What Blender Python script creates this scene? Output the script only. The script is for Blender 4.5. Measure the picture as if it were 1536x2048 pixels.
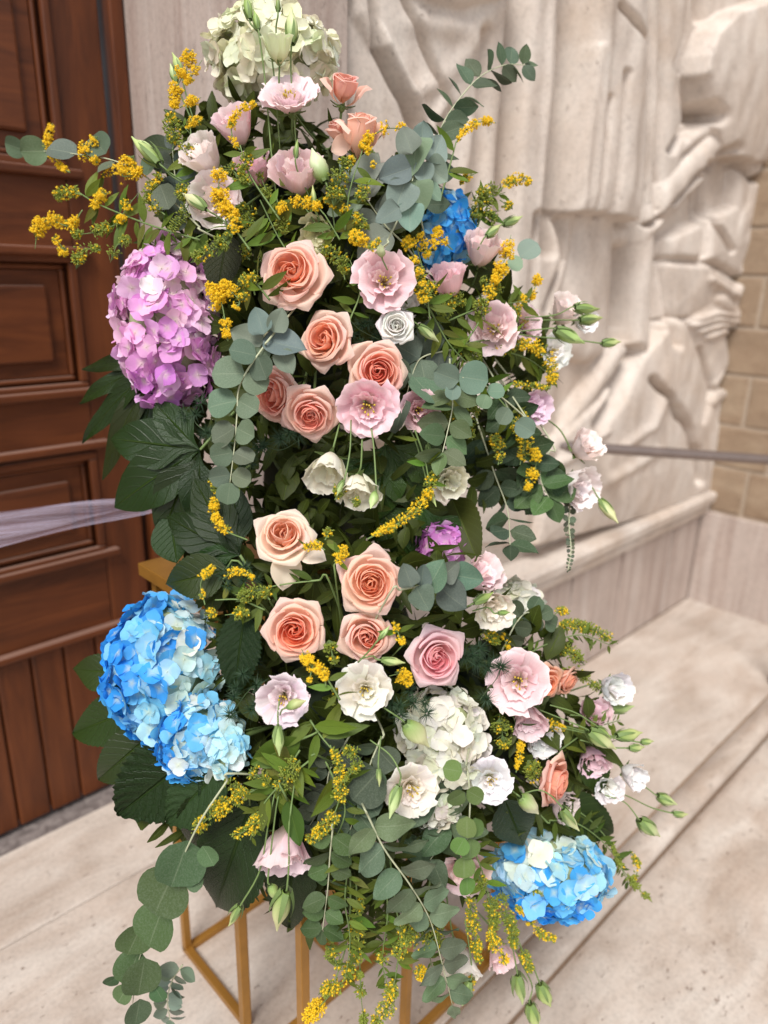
import bpy, math, random
import numpy as np
from mathutils import Matrix, Vector
for o in list(bpy.data.objects): bpy.data.objects.remove(o)
S = bpy.context.scene; COL = S.collection
RN = random.Random(7); NR = np.random.RandomState(7)

# ------------------------------------------------------------------ camera
F = 1450.0; CX, CY = 768.0, 1024.0; H = 1.55
R3 = np.array([[0.7177,-0.2027,0.6662],[-0.6960,-0.2393,0.6770],[0.0222,-0.9495,-0.3128]])
u_, s_, v_ = np.linalg.svd(R3); R3 = u_ @ v_
CAMP = np.array([0.0,0.0,H])
cam_d = bpy.data.cameras.new('camera'); cam = bpy.data.objects.new('camera', cam_d); COL.objects.link(cam)
cam_d.sensor_fit = 'VERTICAL'; cam_d.sensor_height = 36; cam_d.lens = 36*F/2048
cam_d.clip_end = 200; cam_d.clip_start = .02
Mw = Matrix([[R3[i][0], -R3[i][1], -R3[i][2]] for i in range(3)]).to_4x4(); Mw.translation = Vector(CAMP)
cam.matrix_world = Mw
cam_d.dof.use_dof = True; cam_d.dof.focus_distance = 1.08; cam_d.dof.aperture_fstop = 2.1
S.camera = cam
# ------------------------------------------------------------------ sky, sun, exposure
W = bpy.data.worlds.new('World'); S.world = W; W.use_nodes = True
nt = W.node_tree; nt.nodes.clear()
sky = nt.nodes.new('ShaderNodeTexSky'); sky.sky_type = 'NISHITA'; sky.sun_disc = False
SUN_EL, SUN_AZ = math.radians(54), math.radians(240)
sky.sun_elevation = SUN_EL; sky.sun_rotation = SUN_AZ
hs = nt.nodes.new('ShaderNodeHueSaturation'); hs.inputs['Saturation'].default_value = .3
bg = nt.nodes.new('ShaderNodeBackground'); bg.inputs['Strength'].default_value = .12
wo = nt.nodes.new('ShaderNodeOutputWorld')
nt.links.new(sky.outputs[0], hs.inputs['Color']); nt.links.new(hs.outputs[0], bg.inputs[0]); nt.links.new(bg.outputs[0], wo.inputs[0])
sun_d = bpy.data.lights.new('sun','SUN'); sun = bpy.data.objects.new('sun', sun_d); COL.objects.link(sun)
sun_d.energy = 2.5; sun_d.angle = math.radians(24); sun_d.color = (1,.965,.92)
sd = Vector((math.sin(SUN_AZ)*math.cos(SUN_EL), math.cos(SUN_AZ)*math.cos(SUN_EL), math.sin(SUN_EL)))
sun.rotation_euler = sd.to_track_quat('Z','Y').to_euler()
S.view_settings.view_transform = 'Standard'; S.view_settings.look = 'None'
S.view_settings.gamma = 1; S.view_settings.use_curve_mapping = False
S.view_settings.exposure = .53
S.cycles.use_denoising = True; S.cycles.max_bounces = 6; S.cycles.transparent_max_bounces = 8

# ------------------------------------------------------------------ helpers
def ray(px, py): return R3 @ np.array([(px-CX)/F, (py-CY)/F, 1.0])
def at(px, py, d): return CAMP + ray(px, py)*d
def on(px, py, ax, val):
    r = ray(px, py); return CAMP + r*((val-CAMP[ax])/r[ax])
def camv(x, y, z): return R3 @ np.array([x, y, z], float)        # camera axes (right, down, forward) to the world
def nrm(v): v = np.asarray(v, float); return v/max(1e-9, np.linalg.norm(v))
def sm(a, b, x): t = np.clip((x-a)/(b-a), 0, 1); return t*t*(3-2*t)
def new_mesh(name, V, Fc, mat=None, uv=None, smooth=True):
    m = bpy.data.meshes.new(name)
    m.from_pydata(np.asarray(V, float).tolist(), [], Fc if isinstance(Fc, list) else Fc.tolist())
    if uv is not None:
        L = m.uv_layers.new(name='UVMap'); idx = np.zeros(len(m.loops), np.int32); m.loops.foreach_get('vertex_index', idx)
        L.data.foreach_set('uv', np.asarray(uv, np.float32)[idx].ravel())
    if smooth: m.polygons.foreach_set('use_smooth', [True]*len(m.polygons))
    if mat: m.materials.append(mat)
    m.update(); return m
def tag(o, label=None, cat=None, group=None, kind=None):
    if label: o['label'] = label
    if cat: o['category'] = cat
    if group: o['group'] = group
    if kind: o['kind'] = kind
    return o
def link(name, mesh, parent=None, M=None, color=None):
    o = bpy.data.objects.new(name, mesh); COL.objects.link(o)
    if parent is not None: o.parent = parent
    if M is not None: o.matrix_local = M
    if color is not None: o.color = (*color, 1)
    return o
def empty(name, M, label, cat, group=None):
    o = bpy.data.objects.new(name, None); COL.objects.link(o); o.matrix_local = M; o.empty_display_size = .02
    return tag(o, label, cat, group)
def T(p): return Matrix.Translation(Vector([float(q) for q in p]))
def frame(p, xa, ya, za, s=1.0):
    M = Matrix([[xa[i]*s, ya[i]*s, za[i]*s, p[i]] for i in range(3)] + [[0,0,0,1]]); return M
def local(M, pts):
    Mi = np.array(M.inverted()); P = np.asarray(pts, float); return P @ Mi[:3,:3].T + Mi[:3,3]
def grid_faces(nu, nv, off=0, wrap=False):
    f = []
    for j in range(nv-1):
        for i in range(nu-1 if not wrap else nu):
            a = off+j*nu+i; b = off+j*nu+(i+1) % nu if wrap else a+1
            f.append((a, b, b+nu, a+nu))
    return f
def grid(name, fn, nu, nv, mat):
    u, v = np.meshgrid(np.linspace(-1,1,nu), np.linspace(0,1,nv)); u = u.ravel(); v = v.ravel()
    P = np.stack(fn(u, v), 1)
    return new_mesh(name, P, grid_faces(nu, nv), mat, np.stack([u*.5+.5, v], 1))
def spline(pts, n):
    P = np.asarray(pts, float)
    if len(P) == 2: t = np.linspace(0,1,n)[:,None]; return P[0]*(1-t)+P[1]*t
    Q = np.vstack([2*P[0]-P[1], P, 2*P[-1]-P[-2]]); out = []
    for t in np.linspace(0, len(P)-1-1e-6, n):
        i = int(t); f = t-i; a,b,c,d = Q[i],Q[i+1],Q[i+2],Q[i+3]
        out.append(.5*((2*b)+(c-a)*f+(2*a-5*b+4*c-d)*f*f+(3*b-a-3*c+d)*f**3))
    return np.array(out)
def tube_data(pts, rad, k=6):
    P = np.asarray(pts, float); n = len(P); rad = np.broadcast_to(rad, (n,))
    Tn = np.gradient(P, axis=0); V = []; up = np.array([.3,.2,.93])
    for i in range(n):
        t = nrm(Tn[i]); a = nrm(np.cross(t, up)); b = np.cross(t, a)
        for j in range(k):
            th = 2*math.pi*j/k; V.append(P[i]+rad[i]*(a*math.cos(th)+b*math.sin(th)))
    f = []
    for i in range(n-1):
        for j in range(k): f.append((i*k+j, i*k+(j+1)%k, (i+1)*k+(j+1)%k, (i+1)*k+j))
    f.append(tuple(range(k))[::-1]); f.append(tuple((n-1)*k+j for j in range(k)))
    return V, f
def tube(name, pts, rad, mat, parent=None, M=None, n=None, k=6):
    P = spline(pts, n) if n else np.asarray(pts, float)
    if M is not None:
        P = local(M, P); s = M.to_scale()[0]; rad = np.asarray(rad)/s
    V, f = tube_data(P, rad, k)
    return link(name, new_mesh(name, V, f, mat), parent)
def box_data(lo, hi, b=0):
    (x0,y0,z0),(x1,y1,z1) = lo, hi
    if b <= 0:
        V = [(x0,y0,z0),(x1,y0,z0),(x1,y1,z0),(x0,y1,z0),(x0,y0,z1),(x1,y0,z1),(x1,y1,z1),(x0,y1,z1)]
        return V, [(0,3,2,1),(4,5,6,7),(0,1,5,4),(1,2,6,5),(2,3,7,6),(3,0,4,7)]
    import bmesh
    bm = bmesh.new(); V, f = box_data(lo, hi); vs = [bm.verts.new(v) for v in V]; [bm.faces.new([vs[i] for i in q]) for q in f]
    bmesh.ops.bevel(bm, geom=list(bm.edges), offset=b, segments=2, affect='EDGES', profile=.5)
    bm.verts.index_update(); V = [tuple(v.co) for v in bm.verts]; f = [tuple(v.index for v in q.verts) for q in bm.faces]; bm.free(); return V, f
def box(name, lo, hi, mat, parent=None, b=0.0, color=None):
    lo2 = tuple(min(a,c) for a,c in zip(lo,hi)); hi2 = tuple(max(a,c) for a,c in zip(lo,hi))
    V, f = box_data(lo2, hi2, b); return link(name, new_mesh(name, V, f, mat, smooth=False), parent, color=color)
def join(parts):
    V = []; Fc = []; o = 0
    for v, f in parts:
        V.extend([tuple(q) for q in v]); Fc.extend([tuple(i+o for i in q) for q in f]); o += len(v)
    return V, Fc

# ------------------------------------------------------------------ materials
def mat(name):
    m = bpy.data.materials.new(name); m.use_nodes = True; n = m.node_tree; b = n.nodes['Principled BSDF']; return m, n, b
class NT:
    def __init__(s, n): s.n = n
    def add(s, t, **k):
        x = s.n.nodes.new(t)
        for a, v in k.items():
            if a.startswith('_'): x.inputs[a[1:]].default_value = v
            else: setattr(x, a, v)
        return x
    def L(s, a, b): s.n.links.new(a, b)
    def math(s, op, a, b=None, clamp=False):
        x = s.n.nodes.new('ShaderNodeMath'); x.operation = op; x.use_clamp = clamp
        for i, q in enumerate((a, b)):
            if q is None: continue
            if isinstance(q, (int, float)): x.inputs[i].default_value = q
            else: s.L(q, x.inputs[i])
        return x.outputs[0]
    def mix(s, f, a, b, blend='MIX'):
        x = s.n.nodes.new('ShaderNodeMix'); x.data_type = 'RGBA'; x.blend_type = blend
        for i, q in ((0,f),(6,a),(7,b)):
            if isinstance(q, (int, float)): x.inputs[i].default_value = q
            elif isinstance(q, tuple): x.inputs[i].default_value = (*q, 1)
            else: s.L(q, x.inputs[i])
        return x.outputs[2]
    def ramp(s, f, stops):
        x = s.n.nodes.new('ShaderNodeValToRGB'); e = x.color_ramp.elements
        while len(e) < len(stops): e.new(.5)
        for q, (p, c) in zip(e, stops): q.position = p; q.color = (*c, 1) if isinstance(c, tuple) else (c, c, c, 1)
        s.L(f, x.inputs[0]); return x.outputs[0]
    def noise(s, vec, scale, detail=4, rough=.55, mp=None, dist=0):
        if mp:
            m = s.add('ShaderNodeMapping'); m.inputs['Scale'].default_value = mp; s.L(vec, m.inputs[0]); vec = m.outputs[0]
        x = s.add('ShaderNodeTexNoise'); x.inputs['Scale'].default_value = scale; x.inputs['Detail'].default_value = detail
        x.inputs['Roughness'].default_value = rough; x.inputs['Distortion'].default_value = dist
        s.L(vec, x.inputs['Vector']); return x.outputs['Fac']
    def bump(s, h, strength, dist, nrmin=None):
        x = s.add('ShaderNodeBump'); x.inputs['Strength'].default_value = strength; x.inputs['Distance'].default_value = dist
        s.L(h, x.inputs['Height'])
        if nrmin: s.L(nrmin, x.inputs['Normal'])
        return x.outputs[0]

def petal_mat(name, base=(.8,.85,.45), base_amt=.5, rim=.25, vein=.12, transl=.3, rough=.55):
    m, n, b = mat(name); k = NT(n)
    uv = k.add('ShaderNodeTexCoord').outputs['UV']; sp = k.add('ShaderNodeSeparateXYZ'); k.L(uv, sp.inputs[0])
    oi = k.add('ShaderNodeObjectInfo'); v = sp.outputs[1]
    c = k.mix(k.math('MULTIPLY', k.ramp(v, [(0,1.0),(.40,0.0)]), base_amt), oi.outputs['Color'], base)
    c = k.mix(k.math('MULTIPLY', k.ramp(v, [(.8,0.0),(1,1.0)]), rim), c, (.95,.93,.88))
    nz = k.noise(uv, 1, 4, .6, (38,3,1), .3)
    c = k.mix(k.math('MULTIPLY', k.math('SUBTRACT', nz, .35, True), vein*3), c, (.55,.3,.3), 'MULTIPLY')
    hv = k.add('ShaderNodeHueSaturation'); hv.inputs['Hue'].default_value = .5
    k.L(k.math('ADD', k.math('MULTIPLY', oi.outputs['Random'], .16), .92), hv.inputs['Value']); k.L(c, hv.inputs['Color'])
    k.L(hv.outputs[0], b.inputs['Base Color']); b.inputs['Roughness'].default_value = rough
    b.inputs['Specular IOR Level'].default_value = .25
    nb = k.bump(nz, .35, .0012); k.L(nb, b.inputs['Normal'])
    tr = k.add('ShaderNodeBsdfTranslucent'); k.L(hv.outputs[0], tr.inputs[0]); mx = k.add('ShaderNodeMixShader'); mx.inputs[0].default_value = transl
    k.L(b.outputs[0], mx.inputs[1]); k.L(tr.outputs[0], mx.inputs[2]); k.L(mx.outputs[0], n.nodes['Material Output'].inputs[0])
    return m
M_ROSE = petal_mat('rose_petal', (1.0,.55,.22), .35, .30, .05, .42)
M_LIS = petal_mat('lisianthus_petal', (.42,.36,.13), .85, .2, .12)
M_HYD = petal_mat('hydrangea_sepal', (.80,.84,.55), .55, .0, .10, .28)

def leaf_mat(name, veinc, rough=.45, transl=.18, nveins=9, bloom=0, slope=.55, vstr=.6, bumpd=.002, spec=.4, back=None, warm=(1.22,1.08,.62)):
    m, n, b = mat(name); k = NT(n)
    tc = k.add('ShaderNodeTexCoord'); uv = tc.outputs['UV']; sp = k.add('ShaderNodeSeparateXYZ'); k.L(uv, sp.inputs[0])
    oi = k.add('ShaderNodeObjectInfo')
    au = k.math('ABSOLUTE', k.math('SUBTRACT', sp.outputs[0], .5)); v = sp.outputs[1]
    mid = k.math('SUBTRACT', 1, k.math('MULTIPLY', au, 38), True)
    sv = k.math('FRACT', k.math('MULTIPLY', k.math('SUBTRACT', v, k.math('MULTIPLY', au, slope)), nveins))
    sv = k.math('ABSOLUTE', k.math('SUBTRACT', sv, .5)); side = k.math('SUBTRACT', 1, k.math('MULTIPLY', sv, 14), True)
    vein = k.math('MAXIMUM', mid, k.math('MULTIPLY', side, .22))
    nz = k.noise(tc.outputs['Object'], 60, 4, .6)
    c = k.mix(k.math('MULTIPLY', vein, vstr), oi.outputs['Color'], veinc)
    c = k.mix(.35, c, k.ramp(nz, [(.3,.55),(.7,1.0)]), 'MULTIPLY')
    if bloom: c = k.mix(k.math('MULTIPLY', k.ramp(k.noise(tc.outputs['Object'], 25, 5, .7), [(.45,0.0),(.7,1.0)]), bloom), c, (.30,.37,.35))
    c = k.mix(1.0, c, warm, 'MULTIPLY')
    hv = k.add('ShaderNodeHueSaturation'); k.L(k.math('ADD', k.math('MULTIPLY', oi.outputs['Random'], .5), .75), hv.inputs['Value']); k.L(c, hv.inputs['Color'])
    k.L(hv.outputs[0], b.inputs['Base Color']); b.inputs['Roughness'].default_value = rough; b.inputs['Specular IOR Level'].default_value = spec
    hgt = k.math('SUBTRACT', k.math('MULTIPLY', nz, .4), vein); k.L(k.bump(hgt, .6, bumpd), b.inputs['Normal'])
    tr = k.add('ShaderNodeBsdfTranslucent'); k.L(hv.outputs[0], tr.inputs[0]); mx = k.add('ShaderNodeMixShader'); mx.inputs[0].default_value = transl
    k.L(b.outputs[0], mx.inputs[1]); k.L(tr.outputs[0], mx.inputs[2]); k.L(mx.outputs[0], n.nodes['Material Output'].inputs[0])
    return m
M_EUC = leaf_mat('eucalyptus_leaf', (.34,.40,.33), .6, .14, 6, .18, .8, .22, .0004, .25, warm=(1.10,1.04,.84))
M_GLOSS = leaf_mat('glossy_leaf', (.07,.12,.035), .27, .04, 9, 0, .5, .35, .006, .34)
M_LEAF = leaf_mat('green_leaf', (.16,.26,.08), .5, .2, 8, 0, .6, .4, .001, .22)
M_CRINK = leaf_mat('veined_leaf', (.045,.08,.03), .42, .05, 11, 0, .6, .4, .010, .22)

def plain(name, col, rough=.5, var=.25, scale=60, transl=0, metal=0, spec=.4):
    m, n, b = mat(name); k = NT(n); tc = k.add('ShaderNodeTexCoord')
    nz = k.noise(tc.outputs['Object'], scale, 4, .6)
    c = k.mix(var, col, k.ramp(nz, [(.3,.35),(.7,1.0)]), 'MULTIPLY')
    k.L(c, b.inputs['Base Color']); b.inputs['Roughness'].default_value = rough; b.inputs['Metallic'].default_value = metal
    b.inputs['Specular IOR Level'].default_value = spec
    if transl:
        tr = k.add('ShaderNodeBsdfTranslucent'); k.L(c, tr.inputs[0]); mx = k.add('ShaderNodeMixShader'); mx.inputs[0].default_value = transl
        k.L(b.outputs[0], mx.inputs[1]); k.L(tr.outputs[0], mx.inputs[2]); k.L(mx.outputs[0], n.nodes['Material Output'].inputs[0])
    return m
M_STEM = plain('green_stem', (.17,.25,.08), .5, .3)
M_PSTEM = plain('pale_stem', (.50,.52,.34), .6, .3)
M_DSTEM = plain('dark_stem', (.06,.10,.035), .6, .3)
M_GOLD = plain('goldenrod_flower', (1.0,.70,.025), .6, .12, 300, .25)
M_GBUD = plain('goldenrod_bud', (.27,.33,.045), .6, .35, 300, .2)
M_STAM = plain('stamen', (.62,.45,.05), .6, .4, 400)
M_DARK = plain('dark_core', (.018,.028,.012), .95, .5, 80)  # near-black colour of the added cores, standing in for shade between leaves
M_FERN = plain('fern_needles', (.022,.055,.02), .6, .3, 80, .1)
M_CORE = plain('hydrangea_stalks', (.38,.42,.22), .8, .5, 120)

def bud_mat():
    m, n, b = mat('lisianthus_bud'); k = NT(n); tc = k.add('ShaderNodeTexCoord'); uv = tc.outputs['UV']
    sp = k.add('ShaderNodeSeparateXYZ'); k.L(uv, sp.inputs[0]); oi = k.add('ShaderNodeObjectInfo')
    c = k.mix(k.ramp(sp.outputs[1], [(.05,0.0),(.6,1.0)]), (.22,.33,.08), oi.outputs['Color'])
    nz = k.noise(uv, 1, 3, .6, (30,2,1)); c = k.mix(k.math('MULTIPLY', nz, .5), c, (.35,.45,.15), 'MULTIPLY')
    k.L(c, b.inputs['Base Color']); b.inputs['Roughness'].default_value = .5; k.L(k.bump(nz, .4, .001), b.inputs['Normal']); return m
M_BUD = bud_mat()

def wood():
    m, n, b = mat('varnished_wood'); k = NT(n); tc = k.add('ShaderNodeTexCoord'); oi = k.add('ShaderNodeObjectInfo')
    ad = k.add('ShaderNodeVectorMath'); ad.operation = 'ADD'; k.L(tc.outputs['Object'], ad.inputs[0]); k.L(oi.outputs['Random'], ad.inputs[1])
    # object colour picks the grain direction: red = 1 lying, 0 standing
    sx = k.add('ShaderNodeSeparateColor'); k.L(oi.outputs['Color'], sx.inputs[0])
    g1 = k.noise(ad.outputs[0], 1, 5, .65, (16,16,1.6), 1.6); g2 = k.noise(ad.outputs[0], 1, 5, .65, (1.6,16,16), 1.6)
    mx = k.add('ShaderNodeMix'); k.L(sx.outputs[0], mx.inputs[0]); k.L(g1, mx.inputs[2]); k.L(g2, mx.inputs[3]); g = mx.outputs[0]
    big = k.noise(tc.outputs['Object'], 3, 3, .6)
    c = k.ramp(g, [(.2,(.042,.0105,.003)),(.5,(.115,.030,.0075)),(.8,(.185,.052,.013))])
    c = k.mix(.5, c, k.ramp(big, [(.3,.55),(.7,1.0)]), 'MULTIPLY')
    geo_up = k.add('ShaderNodeNewGeometry'); ds = k.add('ShaderNodeSeparateXYZ'); k.L(geo_up.outputs['Normal'], ds.inputs[0])
    upfac = k.math('MULTIPLY', k.ramp(ds.outputs[2], [(.5,0.0),(.95,1.0)]), .35)
    c = k.mix(upfac, c, (.42,.30,.25))  # upward-facing surfaces get a paler tone
    k.L(c, b.inputs['Base Color']); k.L(k.ramp(big, [(.3,.42),(.7,.58)]), b.inputs['Roughness']); b.inputs['Specular IOR Level'].default_value = .35
    k.L(k.bump(g, .12, .002), b.inputs['Normal']); return m
M_WOOD = wood()

def stone(name, c0, c1, c2, stretch, pit=.5, bumpd=.003, rough=.62, stain=None, fis=False):
    m, n, b = mat(name); k = NT(n); tc = k.add('ShaderNodeTexCoord'); ge = k.add('ShaderNodeNewGeometry'); P = ge.outputs['Position']
    oi = k.add('ShaderNodeObjectInfo'); ad = k.add('ShaderNodeVectorMath'); ad.operation = 'MULTIPLY_ADD'
    k.L(P, ad.inputs[0]); ad.inputs[1].default_value = (1,1,1)
    cb = k.add('ShaderNodeCombineXYZ'); k.L(k.math('MULTIPLY', oi.outputs['Random'], 3), cb.inputs[0]); k.L(k.math('MULTIPLY', oi.outputs['Random'], 7), cb.inputs[1]); k.L(cb.outputs[0], ad.inputs[2])
    P = ad.outputs[0]
    a = k.noise(P, 1, 7, .62, stretch, .6); fine = k.noise(P, 90, 5, .7); mid = k.noise(P, 6, 5, .6, None, .5)
    c = k.ramp(a, [(.28,c0),(.5,c1),(.72,c2)])
    c = k.mix(.35, c, k.ramp(mid, [(.3,.62),(.65,1.0)]), 'MULTIPLY')
    c = k.mix(.5, c, k.ramp(fine, [(.3,.6),(.55,1.0)]), 'MULTIPLY')
    pits = k.ramp(k.noise(P, 1, 4, .7, tuple(q*6+14 for q in stretch)), [(.30,0.0),(.37,1.0)])
    c = k.mix(pit, c, k.mix(pits, (.32,.24,.2), (1,1,1)), 'MULTIPLY')
    if fis:
        dn = k.noise(P, 3, 4, .6); w = k.add('ShaderNodeTexVoronoi'); w.feature = 'DISTANCE_TO_EDGE'; w.inputs['Scale'].default_value = .9
        mp = k.add('ShaderNodeMapping'); mp.inputs['Scale'].default_value = (.55,1.7,1); va = k.add('ShaderNodeVectorMath'); va.operation = 'ADD'; cc = k.add('ShaderNodeCombineXYZ'); k.L(k.math('MULTIPLY', dn, .5), cc.inputs[1])
        k.L(P, va.inputs[0]); k.L(cc.outputs[0], va.inputs[1]); k.L(va.outputs[0], mp.inputs[0]); k.L(mp.outputs[0], w.inputs['Vector'])
        fs = k.math('MULTIPLY', k.ramp(w.outputs['Distance'], [(0,1.0),(.012,0.0)]), k.ramp(k.noise(P, 2.5, 3, .6), [(.45,0.0),(.6,1.0)]))
        c = k.mix(k.math('MULTIPLY', fs, .75), c, (.16,.11,.085))
    if stain:
        st = k.ramp(k.noise(P, 2.2, 5, .65, None, .8), [(.5,0.0),(.68,1.0)]); c = k.mix(k.math('MULTIPLY', st, .32), c, stain)
    k.L(c, b.inputs['Base Color']); b.inputs['Roughness'].default_value = rough; b.inputs['Specular IOR Level'].default_value = .3
    h = k.math('ADD', k.math('MULTIPLY', fine, .35), k.math('MULTIPLY', pits, .8)); k.L(k.bump(h, .7, bumpd), b.inputs['Normal']); return m
M_FLOOR = stone('travertine_paving', (.42,.33,.265), (.555,.475,.41), (.67,.605,.54), (2.6,8,8), .8, .002, .55, (.44,.33,.26))
M_TRAV = stone('travertine_cladding', (.37,.28,.24), (.50,.41,.36), (.60,.52,.47), (16,16,1.2), .45, .002, .55)
M_RELIEF = stone('carved_limestone', (.52,.43,.36), (.675,.59,.52), (.76,.69,.62), (5,5,3), .3, .004, .75, (.50,.36,.25))
M_SAND = stone('sandstone', (.25,.17,.11), (.32,.23,.155), (.39,.295,.205), (4,4,10), .3, .003, .85)
M_MORT = stone('mortar', (.38,.30,.22), (.43,.345,.265), (.46,.38,.30), (9,9,9), .3, .003, .9)
M_GRAN = stone('grey_granite', (.10,.08,.075), (.19,.16,.15), (.30,.26,.24), (40,40,40), .4, .002, .7)
M_JOINT = plain('joint_filler', (.30,.20,.13), .9, .4, 30)
M_BRASS = plain('ochre_metal', (.40,.195,.035), .38, .4, 14, metal=.45, spec=.5)
M_STEEL = plain('brushed_steel', (.25,.20,.18), .4, .25, 30, metal=.6)

# ------------------------------------------------------------------ the setting
YW = 1.334; YD = 1.93; XR = 3.53; YS = .66
def structure(o): o['kind'] = 'structure'; return o
fl = structure(box('floor', (-3,YS+.004,-.30), (XR+1.2,2.2,-.006), M_JOINT))
def slab(x0, x1, y0, y1, z=0, nose=False):
    box('slab', (x0+.0012,y0+.0012,z-.03), (x1-.0012,y1-.0012,z+NR.uniform(-.0006,.0006)), M_FLOOR, fl, .003)
slab(-3, .96, YS+.052, 1.556)
slab(.96, XR, YS+.052, YW-.002)
for x0, x1 in ((-3,-.6),(-.6,.96)): slab(x0, x1, 1.556, 1.863)
thr = structure(box('threshold', (-3,1.866,-.03), (.96,2.05,-.004), M_GRAN, None, .004))
# step: rounded nosing, riser and the tread below
st = structure(link('step', None)); 
prof = [(YS+.046,-.02),(YS+.046,-.003),(YS-.012,-.003),(YS-.026,-.010),(YS-.032,-.022),(YS-.030,-.036),(YS-.018,-.045),(YS+.004,-.048),(YS+.008,-.06),(YS+.008,-.142)]
V = []; Fc = []
for x in (-3, 4.8):
    for y, z in prof: V.append((x,y,z))
n_ = len(prof)
for i in range(n_-1): Fc.append((i,i+1,n_+i+1,n_+i))
link('nosing', new_mesh('nosing', V, Fc, M_FLOOR), st)
lt = structure(box('lower_step', (-3,-2.5,-.40), (6,YS+.006,-.152), M_JOINT))
for x0, x1 in ((-3,.2),(.2,5.2)):
    box('slab', (x0+.001,-.15,-.17), (x1-.001,YS+.004,-.14), M_FLOOR, lt, .003)
    box('slab', (x0+.3,-2.4,-.17), (x1+.298,-.154,-.14), M_FLOOR, lt, .003)
structure(box('ground', (-40,-40,-.9), (40,-2.5,-.402), M_FLOOR))

# wall beside the door: reveal and front face, clad in travertine
wl = tag(link('wall', None), 'plain pinkish travertine wall between the wooden door and the carved relief', 'wall', kind='structure')
box('cladding_slab', (.962,YW,0), (1.172,YW+.75,1.52), M_TRAV, wl, .002)
box('cladding_slab', (.962,YW,1.523), (1.172,YW+.75,3.6), M_TRAV, wl, .002)
# plinth under the relief
pw = tag(link('stone_plinth', None), 'low travertine base of upright slabs with a moulded ledge under the carved relief', 'plinth')
box('backing', (1.18,YW+.02,0), (XR,YW+.5,.50), M_JOINT, pw)
xs = [1.18,1.62,2.06,on(1130,1300,1,YW)[0],on(1232,1220,1,YW)[0],on(1334,1150,1,YW)[0],XR-.002]
for a, c in zip(xs[:-1], xs[1:]): box('slab', (a+.007,YW,0.0), (c-.007,YW+.019,.455), M_TRAV, pw, .003)
Vp = []; pr = [(YW+.02,.455),(YW-.012,.455),(YW-.016,.47),(YW-.03,.478),(YW-.034,.50),(YW-.028,.515),(YW-.05,.525),(YW-.055,.56),(YW-.045,.575),(YW+.13,.582)]
for x in (1.176, XR-.002):
    for y, z in pr: Vp.append((x,y,z))
q = len(pr); link('moulding', new_mesh('moulding', Vp, [(i,i+1,q+i+1,q+i) for i in range(q-1)], M_RELIEF, smooth=False), pw)

# carved relief as a displaced sheet, Y is depth
def pdist(PX, PY, pl):
    d = np.full(PX.shape, 1e9)
    for (a,b),(c,e) in zip(pl[:-1], pl[1:]):
        L2 = (c-a)**2+(e-b)**2+1e-9; t = np.clip(((PX-a)*(c-a)+(PY-b)*(e-b))/L2, 0, 1)
        d = np.minimum(d, np.hypot(PX-a-t*(c-a), PY-b-t*(e-b)))
    return d
def inside(PX, PY, pg):
    r = np.zeros(PX.shape, bool); n = len(pg)
    for i in range(n):
        x1,y1 = pg[i]; x2,y2 = pg[(i+1)%n]
        c = ((y1 > PY) != (y2 > PY)) & (PX < (x2-x1)*(PY-y1)/((y2-y1) if y2 != y1 else 1e-9)+x1); r ^= c
    return r
gx = np.linspace(1.174, XR-.003, 540); gz = np.linspace(.58, 3.3, 600)
GX, GZ = np.meshgrid(gx, gz)
Pc = (np.stack([GX, np.full_like(GX, YW), GZ-H], -1)) @ R3
PX = CX+F*Pc[...,0]/Pc[...,2]; PY = CY+F*Pc[...,1]/Pc[...,2]
hf = np.zeros_like(GX)
def dome(pl, r, h):
    global hf
    d = pdist(PX, PY, pl)/r; hf = np.maximum(hf, .85*h*np.sqrt(np.clip(1-d**3, 0, 1)))
ADD = []
def addr(pl, r, h): ADD.append((pl, r, h))
def addr_now(pl, r, h):
    global hf
    hf = hf+(1.9 if h < 0 else .8)*h*np.exp(-(pdist(PX, PY, pl)/(r*(.85 if h < 0 else 1)))**2)
def plat(pg, h, e=10, rnd=0):
    global hf
    ins = inside(PX, PY, pg); d = pdist(PX, PY, pg+[pg[0]]); s = np.where(ins, d, -d)
    hf = np.maximum(hf, h*sm(-e*.2, e*.55, s) + (rnd*np.sqrt(np.clip(s/90, 0, 1)) if rnd else 0)*(ins))
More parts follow.
